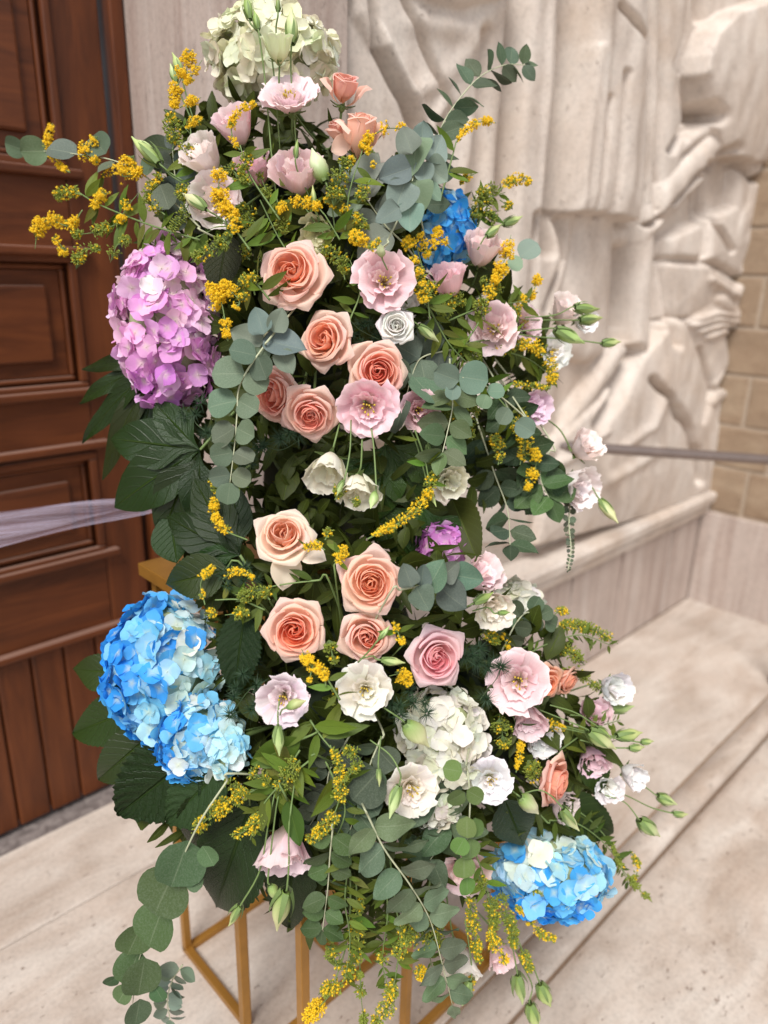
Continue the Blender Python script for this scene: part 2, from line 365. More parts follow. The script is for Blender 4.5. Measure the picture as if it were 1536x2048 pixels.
# left figure, drapery and swag
plat([(560,-200),(700,-200),(690,10),(680,60),(655,78),(630,60),(600,40),(560,30)], .07, 10, .03)
plat([(690,-300),(1060,-300),(1045,60),(1025,400),(1000,700),(900,900),(780,900),(690,500)], .025, 14, .02)
dome([(715,-200),(745,20),(800,130),(850,235),(870,330)], 30, .075)
dome([(760,-60),(840,90),(890,190)], 20, .045)
dome([(880,-60),(925,-45),(985,-60)], 66, .10)
addr([(850,40),(960,60),(1010,10)], 26, .016); addr([(830,190),(900,160),(960,90)], 20, .012)
plat([(1075,-300),(1170,-300),(1145,180),(1120,430),(1150,700),(1100,1100),(900,1100),(1000,700),(1040,300)], .035, 16, .02)
dome([(1110,-200),(1085,160),(1060,420),(1030,700)], 34, .072)
dome([(1145,430),(1135,520),(1100,640),(1060,760)], 26, .055)
for pl, r, h in (([(1070,-200),(1048,150),(1026,420),(1012,640)],12,-.085),([(1168,-200),(1146,160),(1120,415),(1112,500)],12,-.09),([(1120,-200),(1100,200),(1085,420)],7,.02),([(990,60),(985,300),(960,520)],14,-.02),([(950,250),(930,420),(900,560)],12,.018),
                 ([(728,-200),(772,90),(828,205),(852,262)],10,-.08),([(700,-100),(703,150),(720,300)],9,-.05),([(790,-100),(860,70),(900,170),(930,230)],7,-.03),([(905,200),(870,260),(860,340)],12,.018),([(1085,430),(1075,600),(1040,760)],8,-.03)): addr(pl, r, h)
# middle robe with hem
plat([(1172,-300),(1298,-300),(1290,200),(1280,420),(1262,447),(1235,440),(1195,430),(1160,427),(1132,430),(1119,415),(1140,200)], .10, 9, .025)
for pl, r, h in (([(1200,-200),(1180,160),(1160,425)],10,.016),([(1250,-200),(1245,200),(1225,436)],14,.018),([(1215,20),(1270,90),(1290,160)],6,-.03),([(1170,100),(1150,300),(1140,420)],8,.014),([(1225,150),(1205,430)],6,-.02),([(1192,200),(1172,425)],5,-.018)): addr(pl, r, h)
dome([(1205,440),(1200,560),(1190,680)], 50, .055); dome([(1145,440),(1165,560),(1160,680)], 22, .03)
addr([(1140,440),(1145,520),(1105,620)], 7, -.03)
# staff-like folds
dome([(1318,-300),(1312,100),(1302,420),(1288,690)], 19, .085)
addr([(1290,-200),(1290,300),(1272,560),(1262,680)], 12, -.085)
# right figure
plat([(1335,-300),(1412,-300),(1400,60),(1375,180),(1385,300),(1330,420),(1320,300)], .05, 14, .02)
plat([(1425,60),(1470,20),(1640,-40),(1640,330),(1500,330),(1435,300),(1410,225),(1395,170),(1405,110)], .085, 12, .03)
plat([(1335,480),(1640,330),(1640,520),(1480,560),(1470,640),(1330,640)], .05, 16, .03)
addr([(1392,165),(1400,205),(1425,232)], 13, -.12); addr([(1430,-200),(1440,30)], 9, -.05); addr([(1370,130),(1395,60),(1415,-100)], 11, -.08); addr([(1335,-200),(1330,200),(1318,420)], 9, -.04)
dome([(1530,215),(1450,285),(1370,365),(1310,430),(1280,470)], 34, .095)
dome([(1450,240),(1370,300),(1345,330)], 12, .07)
addr([(1350,300),(1380,250),(1400,235)], 7, -.04); addr([(1460,300),(1440,315),(1450,330)], 10, -.05)
dome([(1540,180),(1530,300),(1510,410),(1470,490)], 20, .09); dome([(1500,330),(1490,440),(1450,500),(1440,460)], 15, .075)
for pl, r, h in (([(1420,330),(1425,420),(1412,510)],7,-.05),([(1440,340),(1440,450),(1462,500)],6,-.04),([(1340,420),(1400,350),(1460,320)],7,-.03),([(1300,450),(1350,420)],6,-.03),([(1490,330),(1510,360),(1560,330)],7,-.03),
                 ([(1345,520),(1420,525),(1490,560)],8,-.02),([(1345,430),(1345,560),(1350,690)],8,-.03),([(1420,560),(1470,590),(1495,540)],8,.03)): addr(pl, r, h)
# kneeling legs and hands
plat([(1345,640),(1375,650),(1430,760),(1440,900),(1440,1000),(1060,1100),(1120,870),(1240,760)], .065, 16, .04)
plat([(1370,640),(1480,560),(1505,600),(1470,760),(1440,900),(1420,880)], .06, 14, .03)
dome([(1275,668),(1225,750),(1150,850),(1090,930)], 13, .07); dome([(1360,660),(1265,770),(1180,840),(1110,900)], 20, .085)
dome([(1355,660),(1385,760),(1425,860),(1420,985)], 28, .10); dome([(1395,970),(1425,1000)], 34, .10)
for y_, x0, x1 in ((632,1395,1465),(644,1385,1472),(656,1395,1475),(668,1410,1472)): dome([(x0,y_+6),((x0+x1)/2,y_-6),(x1,y_)], 8, .115)
dome([(1440,600),(1480,640),(1485,700),(1465,770),(1420,800)], 17, .11); dome([(1440,690),(1450,740),(1420,780)], 12, .10)
for pl, r, h in (([(1280,700),(1235,790),(1190,850)],9,-.06),([(1300,760),(1330,800),(1345,830)],8,-.05),([(1400,700),(1420,780),(1400,840)],6,-.03),([(1345,820),(1370,860),(1380,900)],9,-.05),([(1460,660),(1470,720),(1445,770)],8,-.05),
                 ([(1320,780),(1290,850),(1230,890)],8,.02),([(1200,860),(1150,900),(1080,950)],8,.02),([(1385,900),(1392,960)],8,-.05),([(1300,900),(1200,960)],10,.02)): addr(pl, r, h)
for q_ in ADD: addr_now(*q_)
wob = np.zeros_like(hf)
for a, b_, c_, d_ in ((23,.7,.3,.0022),(41,2.1,1.1,.0016),(67,.2,3,.001)): wob += d_*np.sin(a*GX+3*np.sin(b_*3*GZ+c_)+c_)*np.cos(a*.35*GZ+b_)
hf = hf+wob
for _ in range(1): hf[1:-1,1:-1] = (hf[1:-1,1:-1]*2+hf[:-2,1:-1]+hf[2:,1:-1]+hf[1:-1,:-2]+hf[1:-1,2:])/6
hf = np.clip(hf, -.065, .2)
Vr = np.stack([GX, YW+.07-hf, GZ], -1).reshape(-1,3)
rel = tag(link('relief_wall', new_mesh('relief_wall', Vr, grid_faces(540, 600), M_RELIEF)), 'pale limestone wall relief of standing and kneeling robed figures with deep folds', 'relief')
box('backing', (1.174,YW+.145,.585), (XR,YW+.5,3.6), M_RELIEF, rel)
# wall that turns towards us at the right
rw = tag(link('block_wall', None), 'brown sandstone block wall with pale mortar above white stone slabs, at the far right', 'wall')
box('mortar', (XR+.004,-2.2,.45), (XR+.5,YW+.5,3.6), M_MORT, rw)
zc = .478; r_ = 0
while zc < 3.4:
    h_ = (.225,.20,.235,.21)[r_ % 4]; y = YW+.3-(.17 if r_ % 2 else 0)
    while y > -2.1:
        w_ = .36+.12*NR.rand(); box('block', (XR-.006*NR.rand(),y-w_+.007,zc+.007), (XR+.1,y-.007,zc+h_-.007), M_SAND, rw, .008); y -= w_
    zc += h_; r_ += 1
y = YW-.002
for w_ in (.46,.52,.6,.6,.6,.6): box('marble_slab', (XR-.022,y-w_+.002,0), (XR+.1,y-.002,.474), M_TRAV, rw, .003); y -= w_

# ---------------------------------------------------------------- door
def dz(px, py): q = on(px, py, 1, YD); return q[0], q[2]
door = tag(link('wooden_door', None), 'tall reddish brown varnished wooden door with raised panels and upright boards below', 'door')
def dbox(name, x0, x1, z0, z1, dep, th=.03, hor=0, b=.004): box(name, (x0,YD-dep,z0), (x1,YD-dep+th,z1), M_WOOD, door, b, color=(hor,0,0))
XE = .958; XS = -.9
zt = 3.3
dbox('door_frame', dz(214,60)[0], XE, 0.0, zt, .022, .08)
zl = [dz(60,y)[1] for y in (320,345,400,497,785,803,875,912,1120,1150,1270,1302,1625)]
XST = dz(206,100)[0]-.004; xr = dz(150,520)[0]
dbox('back_board', XS, XST, .01, zt, -.03, .03)
dbox('stile', xr, XST, .012, zt, 0, .028)
XL0 = xr-1.0; XL1 = XL0-.16
dbox('stile', XL1, XL0, .012, zt, 0, .028)
zz = lambda y: dz(60,y)[1]
rails = ((zz(497),zz(345)),(zz(912),zz(800)),(zz(1302),zz(1150)))
for a, c in rails: dbox('rail', XL0+.001, xr-.001, a, c, .001, .029, 1)
def moulding(z0, z1, x0, x1, dep, wd):
    for nm, (a, b, c, d, h) in dict(m1=(x0,x1,z1-wd,z1,1), m2=(x0,x1,z0,z0+wd,1), m3=(x0,x0+wd,z0+wd,z1-wd,0), m4=(x1-wd,x1,z0+wd,z1-wd,0)).items():
        dbox('moulding', a, b, c, d, dep, .02, h, .006)
for z0, z1 in ((zz(335),zt-.1),(zz(790),zz(505)),(zz(1140),zz(920))):
    moulding(z0, z1, XL0, xr, .012, .022)
    moulding(z0+.024, z1-.024, XL0+.024, xr-.024, -.012, .014)
    dbox('panel', XL0+.085, xr-.075, z0+.075, z1-.075, -.004, .02, 1, .008)
    dbox('panel_field', XL0+.04, xr-.04, z0+.04, z1-.04, -.018, .008, 1, .001)
# ledges
for yy in (340,500,792,905,1140,1300): dbox('ledge', XL0-.05, xr+.035, zz(yy)-.012, zz(yy)+.010, .026, .03, 1, .006)
pw_ = (xr+.03-(XL0-.05))/12
for i in range(12): dbox('board', XL0-.05+i*pw_+.002, XL0-.05+(i+1)*pw_-.002, .012, zz(1302)-.015, .004, .02, 0, .007)
# tulle ribbon tied from the flowers to the far side of the door
def tulle_mat():
    m, n, b = mat('tulle'); k = NT(n); tc = k.add('ShaderNodeTexCoord'); nz = k.noise(tc.outputs['UV'], 1, 5, .7, (3,40,1), .4)
    b.inputs['Base Color'].default_value = (.58,.52,.66,1); b.inputs['Roughness'].default_value = .8
    tr = k.add('ShaderNodeBsdfTransparent'); mx = k.add('ShaderNodeMixShader'); k.L(k.ramp(nz, [(.3,.08),(.7,.5)]), mx.inputs[0])
    k.L(tr.outputs[0], mx.inputs[1]); k.L(b.outputs[0], mx.inputs[2]); k.L(mx.outputs[0], n.nodes['Material Output'].inputs[0]); return m
M_TULLE = tulle_mat()
NU, NV = 40, 15
Vt = []; UVt = []
for j in range(NV):
    for i in range(NU):
        s = i/(NU-1); t = j/(NV-1); px = -120+s*560; yc0 = 1072-s*92; wd = 78*(1-s)+12; d = 1.62-.36*s
        py = yc0+(s*(1-s))*25+(t-.5)*wd+4*math.sin(9*s+t*7); dd = d+.012*math.sin(t*15+3*s)+.006*math.sin(t*31)
        Vt.append(at(px, py, dd)); UVt.append((s, t))
tag(link('tulle_ribbon', new_mesh('tulle_ribbon', Vt, grid_faces(NU, NV), M_TULLE, UVt)), 'sheer lilac white tulle ribbon stretched across the wooden door to the flowers', 'ribbon')

# handrail in front of the relief
hr = tag(link('handrail', None), 'brushed metal handrail crossing in front of the carved relief', 'handrail')
pa, pb = at(980,882,2.5), at(1640,926,2.66)
tube('rail_tube', [pa+(pb-pa)*t for t in np.linspace(0,1,8)], .0185, M_STEEL, hr, k=14)
tube('post', [pb+(pa-pb)*.02+np.array([0,0,-.01]), np.array([pb[0],pb[1],0.0])], .016, M_STEEL, hr, k=12)
tube('post', [pa+(pb-pa)*.03+np.array([0,0,-.01]), np.array([*(pa+(pb-pa)*.03)[:2],0.0])], .016, M_STEEL, hr, k=12)

# ------------------------------------------------------------------ metal stands
tw = .0085
def bar(a, b, parent, name): 
    lo = np.minimum(a, b)-tw; hi = np.maximum(a, b)+tw; box(name, tuple(lo), tuple(hi), M_BRASS, parent, .0015)
def stand(name, label, x0, x1, y0, y1, z, xm=None, over=.025):
    p = tag(link(name, None), label, 'stand', 'ochre metal flower stands')
    legs = [(x0,y0),(x1,y0),(x0,y1),(x1,y1)]+([(xm,y0)] if xm else [])
    for x, y in legs: bar(np.array([x,y,2*tw+.001]), np.array([x,y,z-.035]), p, 'leg')
    for a, b in ((((x1,y0),(x1,y1)),) if xm else (((x0,y0),(x0,y1)),((x1,y0),(x1,y1)))): bar(np.array([a[0],a[1]+2*tw-tw,tw+.0002]), np.array([b[0],b[1],tw+.0002]), p, 'base_rail')
    for yy in ((y0, y1) if xm else (y1,)): bar(np.array([(x0 if not (xm and yy == y0) else xm)+2*tw,yy,tw]), np.array([x1-2*tw,yy,tw]), p, 'base_rail')
    box('top_plate', (x0-over,y0-over,z-.026), (x1+over,y1+over,z), M_BRASS, p, .002)
    return p
stand('tall_metal_stand', 'tall ochre metal stand carrying the upper tier of flowers', .605, .85, 1.0, 1.25, 1.0)
stand('low_metal_stand', 'low ochre metal stand under the lower tier of flowers', .557, 1.11, .735, .925, .63, .818, .004)

# ================================================================== FLOWERS
def D(px, py):
    up = 1.10+.05*((px-580)/300)**2*(px < 580)+(.00052*max(0, px-760))
    lo = 1.04+.05*((px-640)/300)**2*(px < 640)+(.00050*max(0, px-820))+.00035*max(0, py-1650)
    t = float(sm(980, 1130, py)); return up*(1-t)+lo*t
def face_frame(px, py, d, fx, fy, s, roll=0):
    """frame at a flower: z looks along (fx right, fy down, rest towards the viewer)"""
    p = at(px, py, d); fz = math.sqrt(max(.02, 1-fx*fx-fy*fy))
    z = nrm(camv(fx, fy, -fz)); up = camv(math.sin(roll), -math.cos(roll), 0)
    x = nrm(np.cross(up, z)); y = np.cross(z, x); return frame(p, x, y, z, s)
def rot(z, x=0, y=0, loc=(0,0,0), s=1.0, sz=None):
    M = Matrix.Rotation(z,4,'Z') @ Matrix.Rotation(x,4,'X') @ Matrix.Rotation(y,4,'Y')
    return T(loc) @ M @ Matrix.Diagonal((s,s,sz or s,1))
def jit(c, a=.05): return tuple(min(1, max(0, q*(1+NR.uniform(-a,a)))) for q in c)
def lerp(a, b, t): return tuple(x*(1-t)+y*t for x, y in zip(a, b))

# ---- cup-shaped petals, wound round the axis
def cup(name, pr, pz, ha, spiral, side, sexp, mt, nu=9, nv=9, ruf=0, rfr=5, curl=0, seed=0, tip=0):
    rs = np.random.RandomState(seed); ph = rs.uniform(0,6.28,6); K = np.linspace(0,1,len(pr))
    PRs = spline(np.stack([pr,pz],1), 60); kk = np.linspace(0,1,60)
    def fn(u, v):
        ve = v*(1-side*np.abs(u)**sexp)
        r = np.interp(ve, kk, PRs[:,0]); z = np.interp(ve, kk, PRs[:,1])
        w = ha*(.45+.55*sm(0,.55,v))
        r = r+spiral*u*(.3+.7*v)+.012*np.sin(4*u+ph[0])*v
        z = z+.015*np.sin(3*u+ph[1])*v
        if ruf:
            a = ruf*v**2.5; r = r+a*np.sin(rfr*u+ph[2])+a*.45*np.sin(rfr*2.3*u+ph[3]); z = z+a*.9*np.sin(rfr*1.2*u+ph[4])+a*.4*np.sin(rfr*2.9*u+ph[5])
        if curl: c = np.clip((v-.6)/.4,0,1)**2*np.abs(u)**1.5*curl; z = z-c; r = r-c*.3
        if tip: c = np.clip(1-np.abs(u)*2.2,0,1)*np.clip((v-.75)/.25,0,1); r = r+tip*c; z = z-tip*.5*c
        th = w*u
        return r*np.cos(th), r*np.sin(th), z
    return grid(name, fn, nu, nv, mt)
def rose_set(mt):
    S_ = []
    for i in range(4):
        S_.append([cup('petal',[.01,.08,.12,.085],[-.5,-.25,-.02,.04],1.7,.04,.16,2,mt,9,7,seed=i),
                   cup('petal',[.03,.16,.205,.17],[-.5,-.25,-.01,.08],1.2,.045,.18,2,mt,9,7,.012,4,seed=i+5,curl=.02),
                   cup('petal',[.04,.24,.30,.275],[-.5,-.26,0,.11],1.05,.045,.18,2.2,mt,9,8,.012,4,seed=i+9,curl=.03),
                   cup('petal',[.04,.32,.40,.39,.42],[-.55,-.3,0,.14,.15],.95,.05,.17,2.2,mt,seed=i+13,curl=.05,tip=.01),
                   cup('petal',[.05,.40,.52,.54,.60],[-.58,-.36,-.05,.09,.09],.86,.05,.16,2.2,mt,seed=i+16,curl=.08,tip=.03),
                   cup('petal',[.05,.48,.66,.74,.82],[-.6,-.44,-.16,-.04,-.08],.80,.05,.18,2.0,mt,11,10,.02,3,seed=i+19,curl=.13,tip=.06),
                   cup('petal',[.05,.50,.78,.92,1.0],[-.62,-.55,-.32,-.20,-.28],.74,.04,.22,1.7,mt,11,10,.03,3,seed=i+23,curl=.2,tip=.13)])
    return S_
ROSE = rose_set(M_ROSE)
def lis_set(mt):
    S_ = []
    for i in range(5):
        S_.append([cup('petal',[.02,.14,.22,.30],[-.6,-.3,-.04,.13],1.1,.07,.10,3,mt,15,9,.05,6,seed=i+30),
                   cup('petal',[.02,.26,.42,.55],[-.62,-.36,-.06,.10],1.0,.06,.10,3,mt,17,10,.045,7,seed=i+34),
                   cup('petal',[.03,.36,.64,.86,.98],[-.66,-.44,-.14,.05,.09],.90,.06,.09,3,mt,19,10,.038,9,seed=i+38),
                   cup('petal',[.03,.34,.50,.58,.65],[-.8,-.5,-.12,.14,.27],.95,.06,.09,3,mt,19,10,.036,9,seed=i+42)])
    return S_
LIS = lis_set(M_LIS)
def sepal_mesh():
    V = []; Fc = []; 
    for k in range(5):
        a = 2*math.pi*k/5; o = len(V)
        for j in range(6):
            t = j/5; w = .10*math.sin(math.pi*(.15+.8*t))*(1-t*.6); r = .10+.42*t; z = -.62-.10*t+.16*t*t
            for s_ in (-1,0,1): V.append((r*math.cos(a)-s_*w*math.sin(a), r*math.sin(a)+s_*w*math.cos(a), z-(.03 if s_ == 0 else 0)))
        Fc += grid_faces(3, 6, o)
    o = len(V)
    for j, (r, z) in enumerate(((.10,-.60),(.13,-.68),(.12,-.76),(.05,-.82))):
        for i in range(8): V.append((r*math.cos(i*math.pi/4), r*math.sin(i*math.pi/4), z))
    Fc += grid_faces(8, 4, o, True)
    return new_mesh('calyx', V, Fc, M_STEM)
CALYX = sepal_mesh()
def stamen_mesh():
    V = []; Fc = []
    for k in range(9):
        a = 2.4*k; rr = .05+.04*(k%3); p0 = np.array([rr*.5*math.cos(a), rr*.5*math.sin(a), -.45]); p1 = np.array([rr*1.6*math.cos(a), rr*1.6*math.sin(a), -.08+.03*(k%2)])
        v, f = tube_data([p0, p1, p1+(p1-p0)*.12, p1+(p1-p0)*.3, p1+(p1-p0)*.36], [.012,.012,.035,.035,.008], 5); o = len(V); V += v; Fc += [tuple(i+o for i in q) for q in f]
    return new_mesh('stamen', V, Fc, M_STAM)
STAMEN = stamen_mesh()
HUBS = [(640,560,1.30),(650,300,1.27),(900,620,1.36),(700,1400,1.26),(960,1450,1.32),(720,1600,1.28)]
def stem_for(root, M, px, py, d, r=.0018, mt=None, pts=None, off=-.8):
    b = M @ Vector((0,0,off))
    if pts is None:
        c = min(HUBS, key=lambda h: (h[0]-px)**2+(h[1]-py)**2); e = at(*c)
        z = np.array((M @ Vector((0,0,-1)))-(M @ Vector((0,0,0)))); z = nrm(z)
        P = [np.array(b), np.array(b)+z*.035, (np.array(b)+z*.05)*.5+e*.5, e]
    else: P = [np.array(b)]+[at(*q) for q in pts]
    tube('stem', P, r, mt or M_STEM, root, M, 14)

CORAL = (1.0,.42,.23); PALEP = (1.0,.72,.61)
PETLEAF = None
def rose(px, py, dia, fx, fy, label, off=0, inner=CORAL, outer=PALEP, v=0, openn=1.0, roll=None, stretch=1, group=None, pts=None, droop=()):
    global PETLEAF
    if PETLEAF is None: PETLEAF = [leaf_mesh('petal','heart',M_ROSE,i+70) for i in range(3)]
    d = D(px,py)+off; s = dia*.47*d/F; roll = NR.uniform(0,6) if roll is None else roll
    if openn < .4: s *= 1.18
    M = face_frame(px, py, d, fx, fy, s, 0)
    if openn < .4: M = M @ Matrix.Diagonal((1,1,1.25,1))
    root = empty('rose', M, label, 'rose', group or 'roses in the arrangement')
    k = v % 4; B = ROSE[k]; L = [(3,0,1.0,0),(5,1,1.0,.0),(6,2,1.0,.12),(7,3,1.0,.26),(6,4,1.0,.48),(5,5,1.0,.8),(5,6,1.0,1.0)]
    a = roll; zs = NR.uniform(.8,1.3); hand = 1 if NR.rand() < .5 else -1; loose = NR.uniform(.6,2.1)
    if openn < .4: L = [(3,0,1.0,0),(4,1,1.0,.1),(5,2,1.0,.4),(5,3,1.0,.7),(5,4,1.0,.9),(2,6,.8,1.0)]
    for n, li, sc, t in L:
        for i in range(n):
            a += 2*math.pi/n+NR.uniform(-.12,.12)
            x = NR.normal(0,.05+.06*loose*(li < 4)); y = NR.normal(0,.04+.06*loose*(li < 4)+.04*(li > 4))
            y2 = y-(1-openn)*(.95 if li > 4 else .6)*(li > 1)*.5
            Mx = Matrix.Rotation(a,4,'Z') @ T((0,0,-.5)) @ Matrix.Rotation(y2,4,'Y') @ Matrix.Rotation(x,4,'X') @ T((0,0,.5)) @ Matrix.Diagonal((NR.uniform(.92,1.08)*stretch,hand*NR.uniform(.9,1.1),NR.uniform(.9,1.1)*(zs if li < 5 else 1),1))
            if li == 0: Mx = T((NR.uniform(-.04,.04),NR.uniform(-.04,.04),0)) @ Mx
            link('petal', B[li] if NR.rand() < .6 else ROSE[(k+1)%4][li], root, Mx, jit(lerp(inner, outer, t), .04))
        a += .45
    for bx, by, tx, ty in droop:
        Mi = M.inverted() @ leaf_M(at(bx,by,d+.01), at(tx,ty,d+.015), nrm(CAMN+NR.normal(0,.3,3)), .95); link('petal', PETLEAF[NR.randint(3)], root, Mi, jit(lerp(inner, outer, 1.0), .04))
    link('calyx', CALYX, root)
    stem_for(root, M, px, py, d, .0022, pts=pts)
    return root
def lis(px, py, dia, fx, fy, label, col=(.86,.66,.66), kind='open', off=0, v=0, group='lisianthus blooms', pts=None, centre=None, tall=1.0):
    d = D(px,py)+off; s = dia*.5*d/F
    if kind != 'open': s *= 1.32
    M = face_frame(px, py, d, fx, fy, s, 0)
    if kind != 'open': M = M @ T((0,0,.12))
    root = empty('lisianthus', M, label, 'lisianthus', group); a = NR.uniform(0,6)
    L = [(3,0,.25),(4,1,.15),(6,2,0)] if kind == 'open' else [(3,0,.1),(4,1,.05),(5,3,0)]
    for n, li, dk in L:
        for i in range(n):
            a += 2*math.pi/n+NR.uniform(-.15,.15); sc = NR.uniform(.93,1.07)
            if kind != 'open' and li == 1: sc *= .8
            Mx = Matrix.Rotation(a,4,'Z') @ T((0,0,-.5)) @ Matrix.Rotation(NR.normal(0,.09),4,'Y') @ Matrix.Rotation(NR.normal(0,.08),4,'X') @ T((0,0,.5)) @ Matrix.Diagonal((sc,sc,sc*tall,1))
            link('petal', LIS[(v+i) % 5][li], root, Mx, jit(col, .035))
        a += .5
    if kind == 'open': link('stamen', STAMEN, root, Matrix.Diagonal((1,1,1.05,1)))
    link('calyx', CALYX, root)
    stem_for(root, M, px, py, d, .0015, pts=pts)
    return root

# ---- hydrangea
def floret_mesh(seed):
    rs = np.random.RandomState(seed); V = []; Fc = []; UV = []
    for k in range(4 if seed % 5 else 5):
        a = 2*math.pi*k/(4 if seed % 5 else 5)+rs.uniform(-.12,.12); o = len(V); cupz = rs.uniform(-.10,.45); tw = rs.uniform(-.35,.35); L = rs.uniform(.9,1.08); wv = rs.uniform(0,6)
        for j in range(6):
            v = j/5
            for i in range(5):
                u = i/2-1
                w = .60*math.sqrt(max(.02,1-((v-.56)/.50)**2))*(.35+.65*min(1,v*1.9))
                y = L*(v*(1-.13*u*u*v)); x = u*w
                z = cupz*y*y-.10*v*(1-u*u)*.6+tw*u*v*.5+.05*math.sin(3*u+wv)*v+(.05*k%2)*.03
                x2 = x*math.cos(a)-y*math.sin(a); y2 = x*math.sin(a)+y*math.cos(a); V.append((x2,y2,z+.02*(k%2))); UV.append((u*.5+.5, v))
        Fc += grid_faces(5, 6, o)
    o = len(V)
    for (x,y,z) in ((.08,0,.02),(0,.08,.02),(-.08,0,.02),(0,-.08,.02),(0,0,.11)): V.append((x,y,z)); UV.append((.5,.05))
    Fc += [(o,o+1,o+4),(o+1,o+2,o+4),(o+2,o+3,o+4),(o+3,o,o+4)]
    return new_mesh('floret', V, Fc, M_HYD, UV)
FLOR = [floret_mesh(i+1) for i in range(7)]
def blob(rx, ry, rz, n=14, bump=.1):
    V = []; Fc = []
    for j in range(n+1):
        t = math.pi*j/n
        for i in range(n*2):
            p = 2*math.pi*i/(2*n); b = 1+bump*math.sin(3*p+2*t)*math.sin(4*t+p)
            V.append((rx*b*math.sin(t)*math.cos(p), ry*b*math.sin(t)*math.sin(p), rz*b*math.cos(t)))
    return V, grid_faces(2*n, n+1, 0, True)
def hydrangea(px, py, rx, ry, cols, label, off=0, fr=25, tilt=0, bias=None, dens=1.0, dz=None, back=-.35):
    d = D(px,py)+off; rz = (dz or (rx+ry)*.42); k = d/F
    d += rz*k*.75
    X = camv(1,0,0); Y = camv(0,-1,0); Z = camv(0,0,-1); c_, s_ = math.cos(tilt), math.sin(tilt)
    Xa = X*c_+Y*s_; Ya = -X*s_+Y*c_
    M = frame(at(px,py,d), Xa, Ya, Z, k)
    root = empty('hydrangea', M, label, 'hydrangea', 'hydrangea heads')
    V, Fc = blob(rx*.80, ry*.80, rz*.80); link('stalk_core', new_mesh('stalk_core', V, Fc, M_CORE), root)
    area = 4*math.pi*(((rx*ry)**1.6+(rx*rz)**1.6+(ry*rz)**1.6)/3)**(1/1.6); N = int(area/(.84*fr*fr)*dens)
    for i in range(N):
        z = 1-2*(i+.5)/N; r = math.sqrt(1-z*z); th = i*2.39996+NR.uniform(-.25,.25)
        n_ = np.array([r*math.cos(th), r*math.sin(th), z])+NR.normal(0,.05,3); n_ = nrm(n_)
        if n_[2] < back: continue
        rad = NR.uniform(.82,1.02); p = n_*np.array([rx,ry,rz])*rad
        nn = nrm(n_/np.array([rx,ry,rz])*((rx+ry)/2)+NR.normal(0,.36,3))
        xa = nrm(np.cross(nn, NR.normal(0,1,3))); ya = np.cross(nn, xa)
        t = NR.rand() if bias is None else float(np.clip(bias(n_[0], n_[1])+NR.normal(0,.22), 0, 1))
        q = t*(len(cols)-1); i0 = min(len(cols)-2, int(q)); col = jit(lerp(cols[i0], cols[i0+1], q-i0), .06)
        link('floret', FLOR[NR.randint(7)], root, frame(p, xa, ya, nn, fr*NR.uniform(.80,1.05)), col)
    stem_for(root, M, px, py, d, .004, off=-rz*.6)
    return root

# ---- leaves
def leaf_mesh(name, kind, mt, seed=0, nu=7, nv=9):
    rs = np.random.RandomState(seed); bx, by, wv, tw = rs.uniform(-.5,.4), rs.uniform(-.25,.25), rs.uniform(0,6), rs.uniform(-.2,.2)
    def fn(u, v):
        if kind == 'round': w = .5*np.sqrt(np.clip(1-(2*v-1)**2,0,1))**.9*1.06; w = np.where(v < .03, .02, w)
        elif kind == 'oval': w = .36*np.sin(np.pi*v**.85)**.8
        elif kind == 'heart': w = .47*np.sin(np.pi*v**.62)**.72*(1+.06*np.sin(7*v+wv))
        elif kind == 'lance': w = .15*np.sin(np.pi*np.clip(v,0,1)**.8)
        elif kind == 'wavy': w = .33*np.sin(np.pi*v**.7)**.7
        elif kind == 'broad': w = .36*np.sin(np.pi*v**.72)**.95*(1-.18*v)*(1+.04*np.abs(((v*16) % 1)-.5)*4*(v > .1))
        elif kind == 'serrate': w = .44*np.sin(np.pi*v**.74)**.85*(1-.12*v)*(1+.15*(((v*19) % 1))*(v > .05)*(v < .97))
        w = np.maximum(w, .002)
        x = u*w; y = v.copy()
        z = .10*np.abs(u)*w*2+bx*.5*(v-.5)**2+by*x+tw*x*(v-.5)*2
        if kind == 'heart': z = z+.06*np.sin(5*v+wv)*u*np.abs(u)+.10*np.abs(u)*w+.05*np.sin(4*v+wv)
        if kind in ('wavy',): z = z+.05*np.sin(9*v+wv)*u+.03*np.sin(5*v)
        if kind in ('broad','serrate'): z = z+.02*np.sin(7*v+wv)*np.abs(u)-.22*(v-.3)**2*(v > .3)
        if kind == 'serrate': z = z+.012*np.sin((v-np.abs(u)*.25)*2*np.pi*9)*np.minimum(1,np.abs(u)*3)
        if kind in ('round','oval'): z = z+.03*np.sin(6*v+wv)*u*u
        return x, y, z
    return grid(name, fn, nu, nv, mt)
EUR = [leaf_mesh('leaf','round',M_EUC,i) for i in range(6)]
EUO = [leaf_mesh('leaf','oval',M_EUC,i+10) for i in range(5)]
EUH = [leaf_mesh('leaf','heart',M_EUC,i+50,9,11) for i in range(6)]
EUW = [leaf_mesh('leaf','wavy',M_EUC,i+20,7,13) for i in range(5)]
LAN = [leaf_mesh('leaf','lance',M_LEAF,i+30,3,7) for i in range(5)]
OVG = [leaf_mesh('leaf','oval',M_LEAF,i+40) for i in range(4)]
def leaf_M(base, tip, n, wid=1.0, spin=0):
    base = np.asarray(base,float); y = np.asarray(tip,float)-base; L = np.linalg.norm(y); y = y/L
    n = np.asarray(n,float); z = nrm(n-y*np.dot(n,y)); x = np.cross(y, z); return frame(base, x*wid, y, z, L)
CAMN = camv(0,0,-1)
SILVER = (.17,.225,.215); GREY = (.085,.13,.105); GREEN = (.06,.105,.04); DKG = (.018,.040,.012)
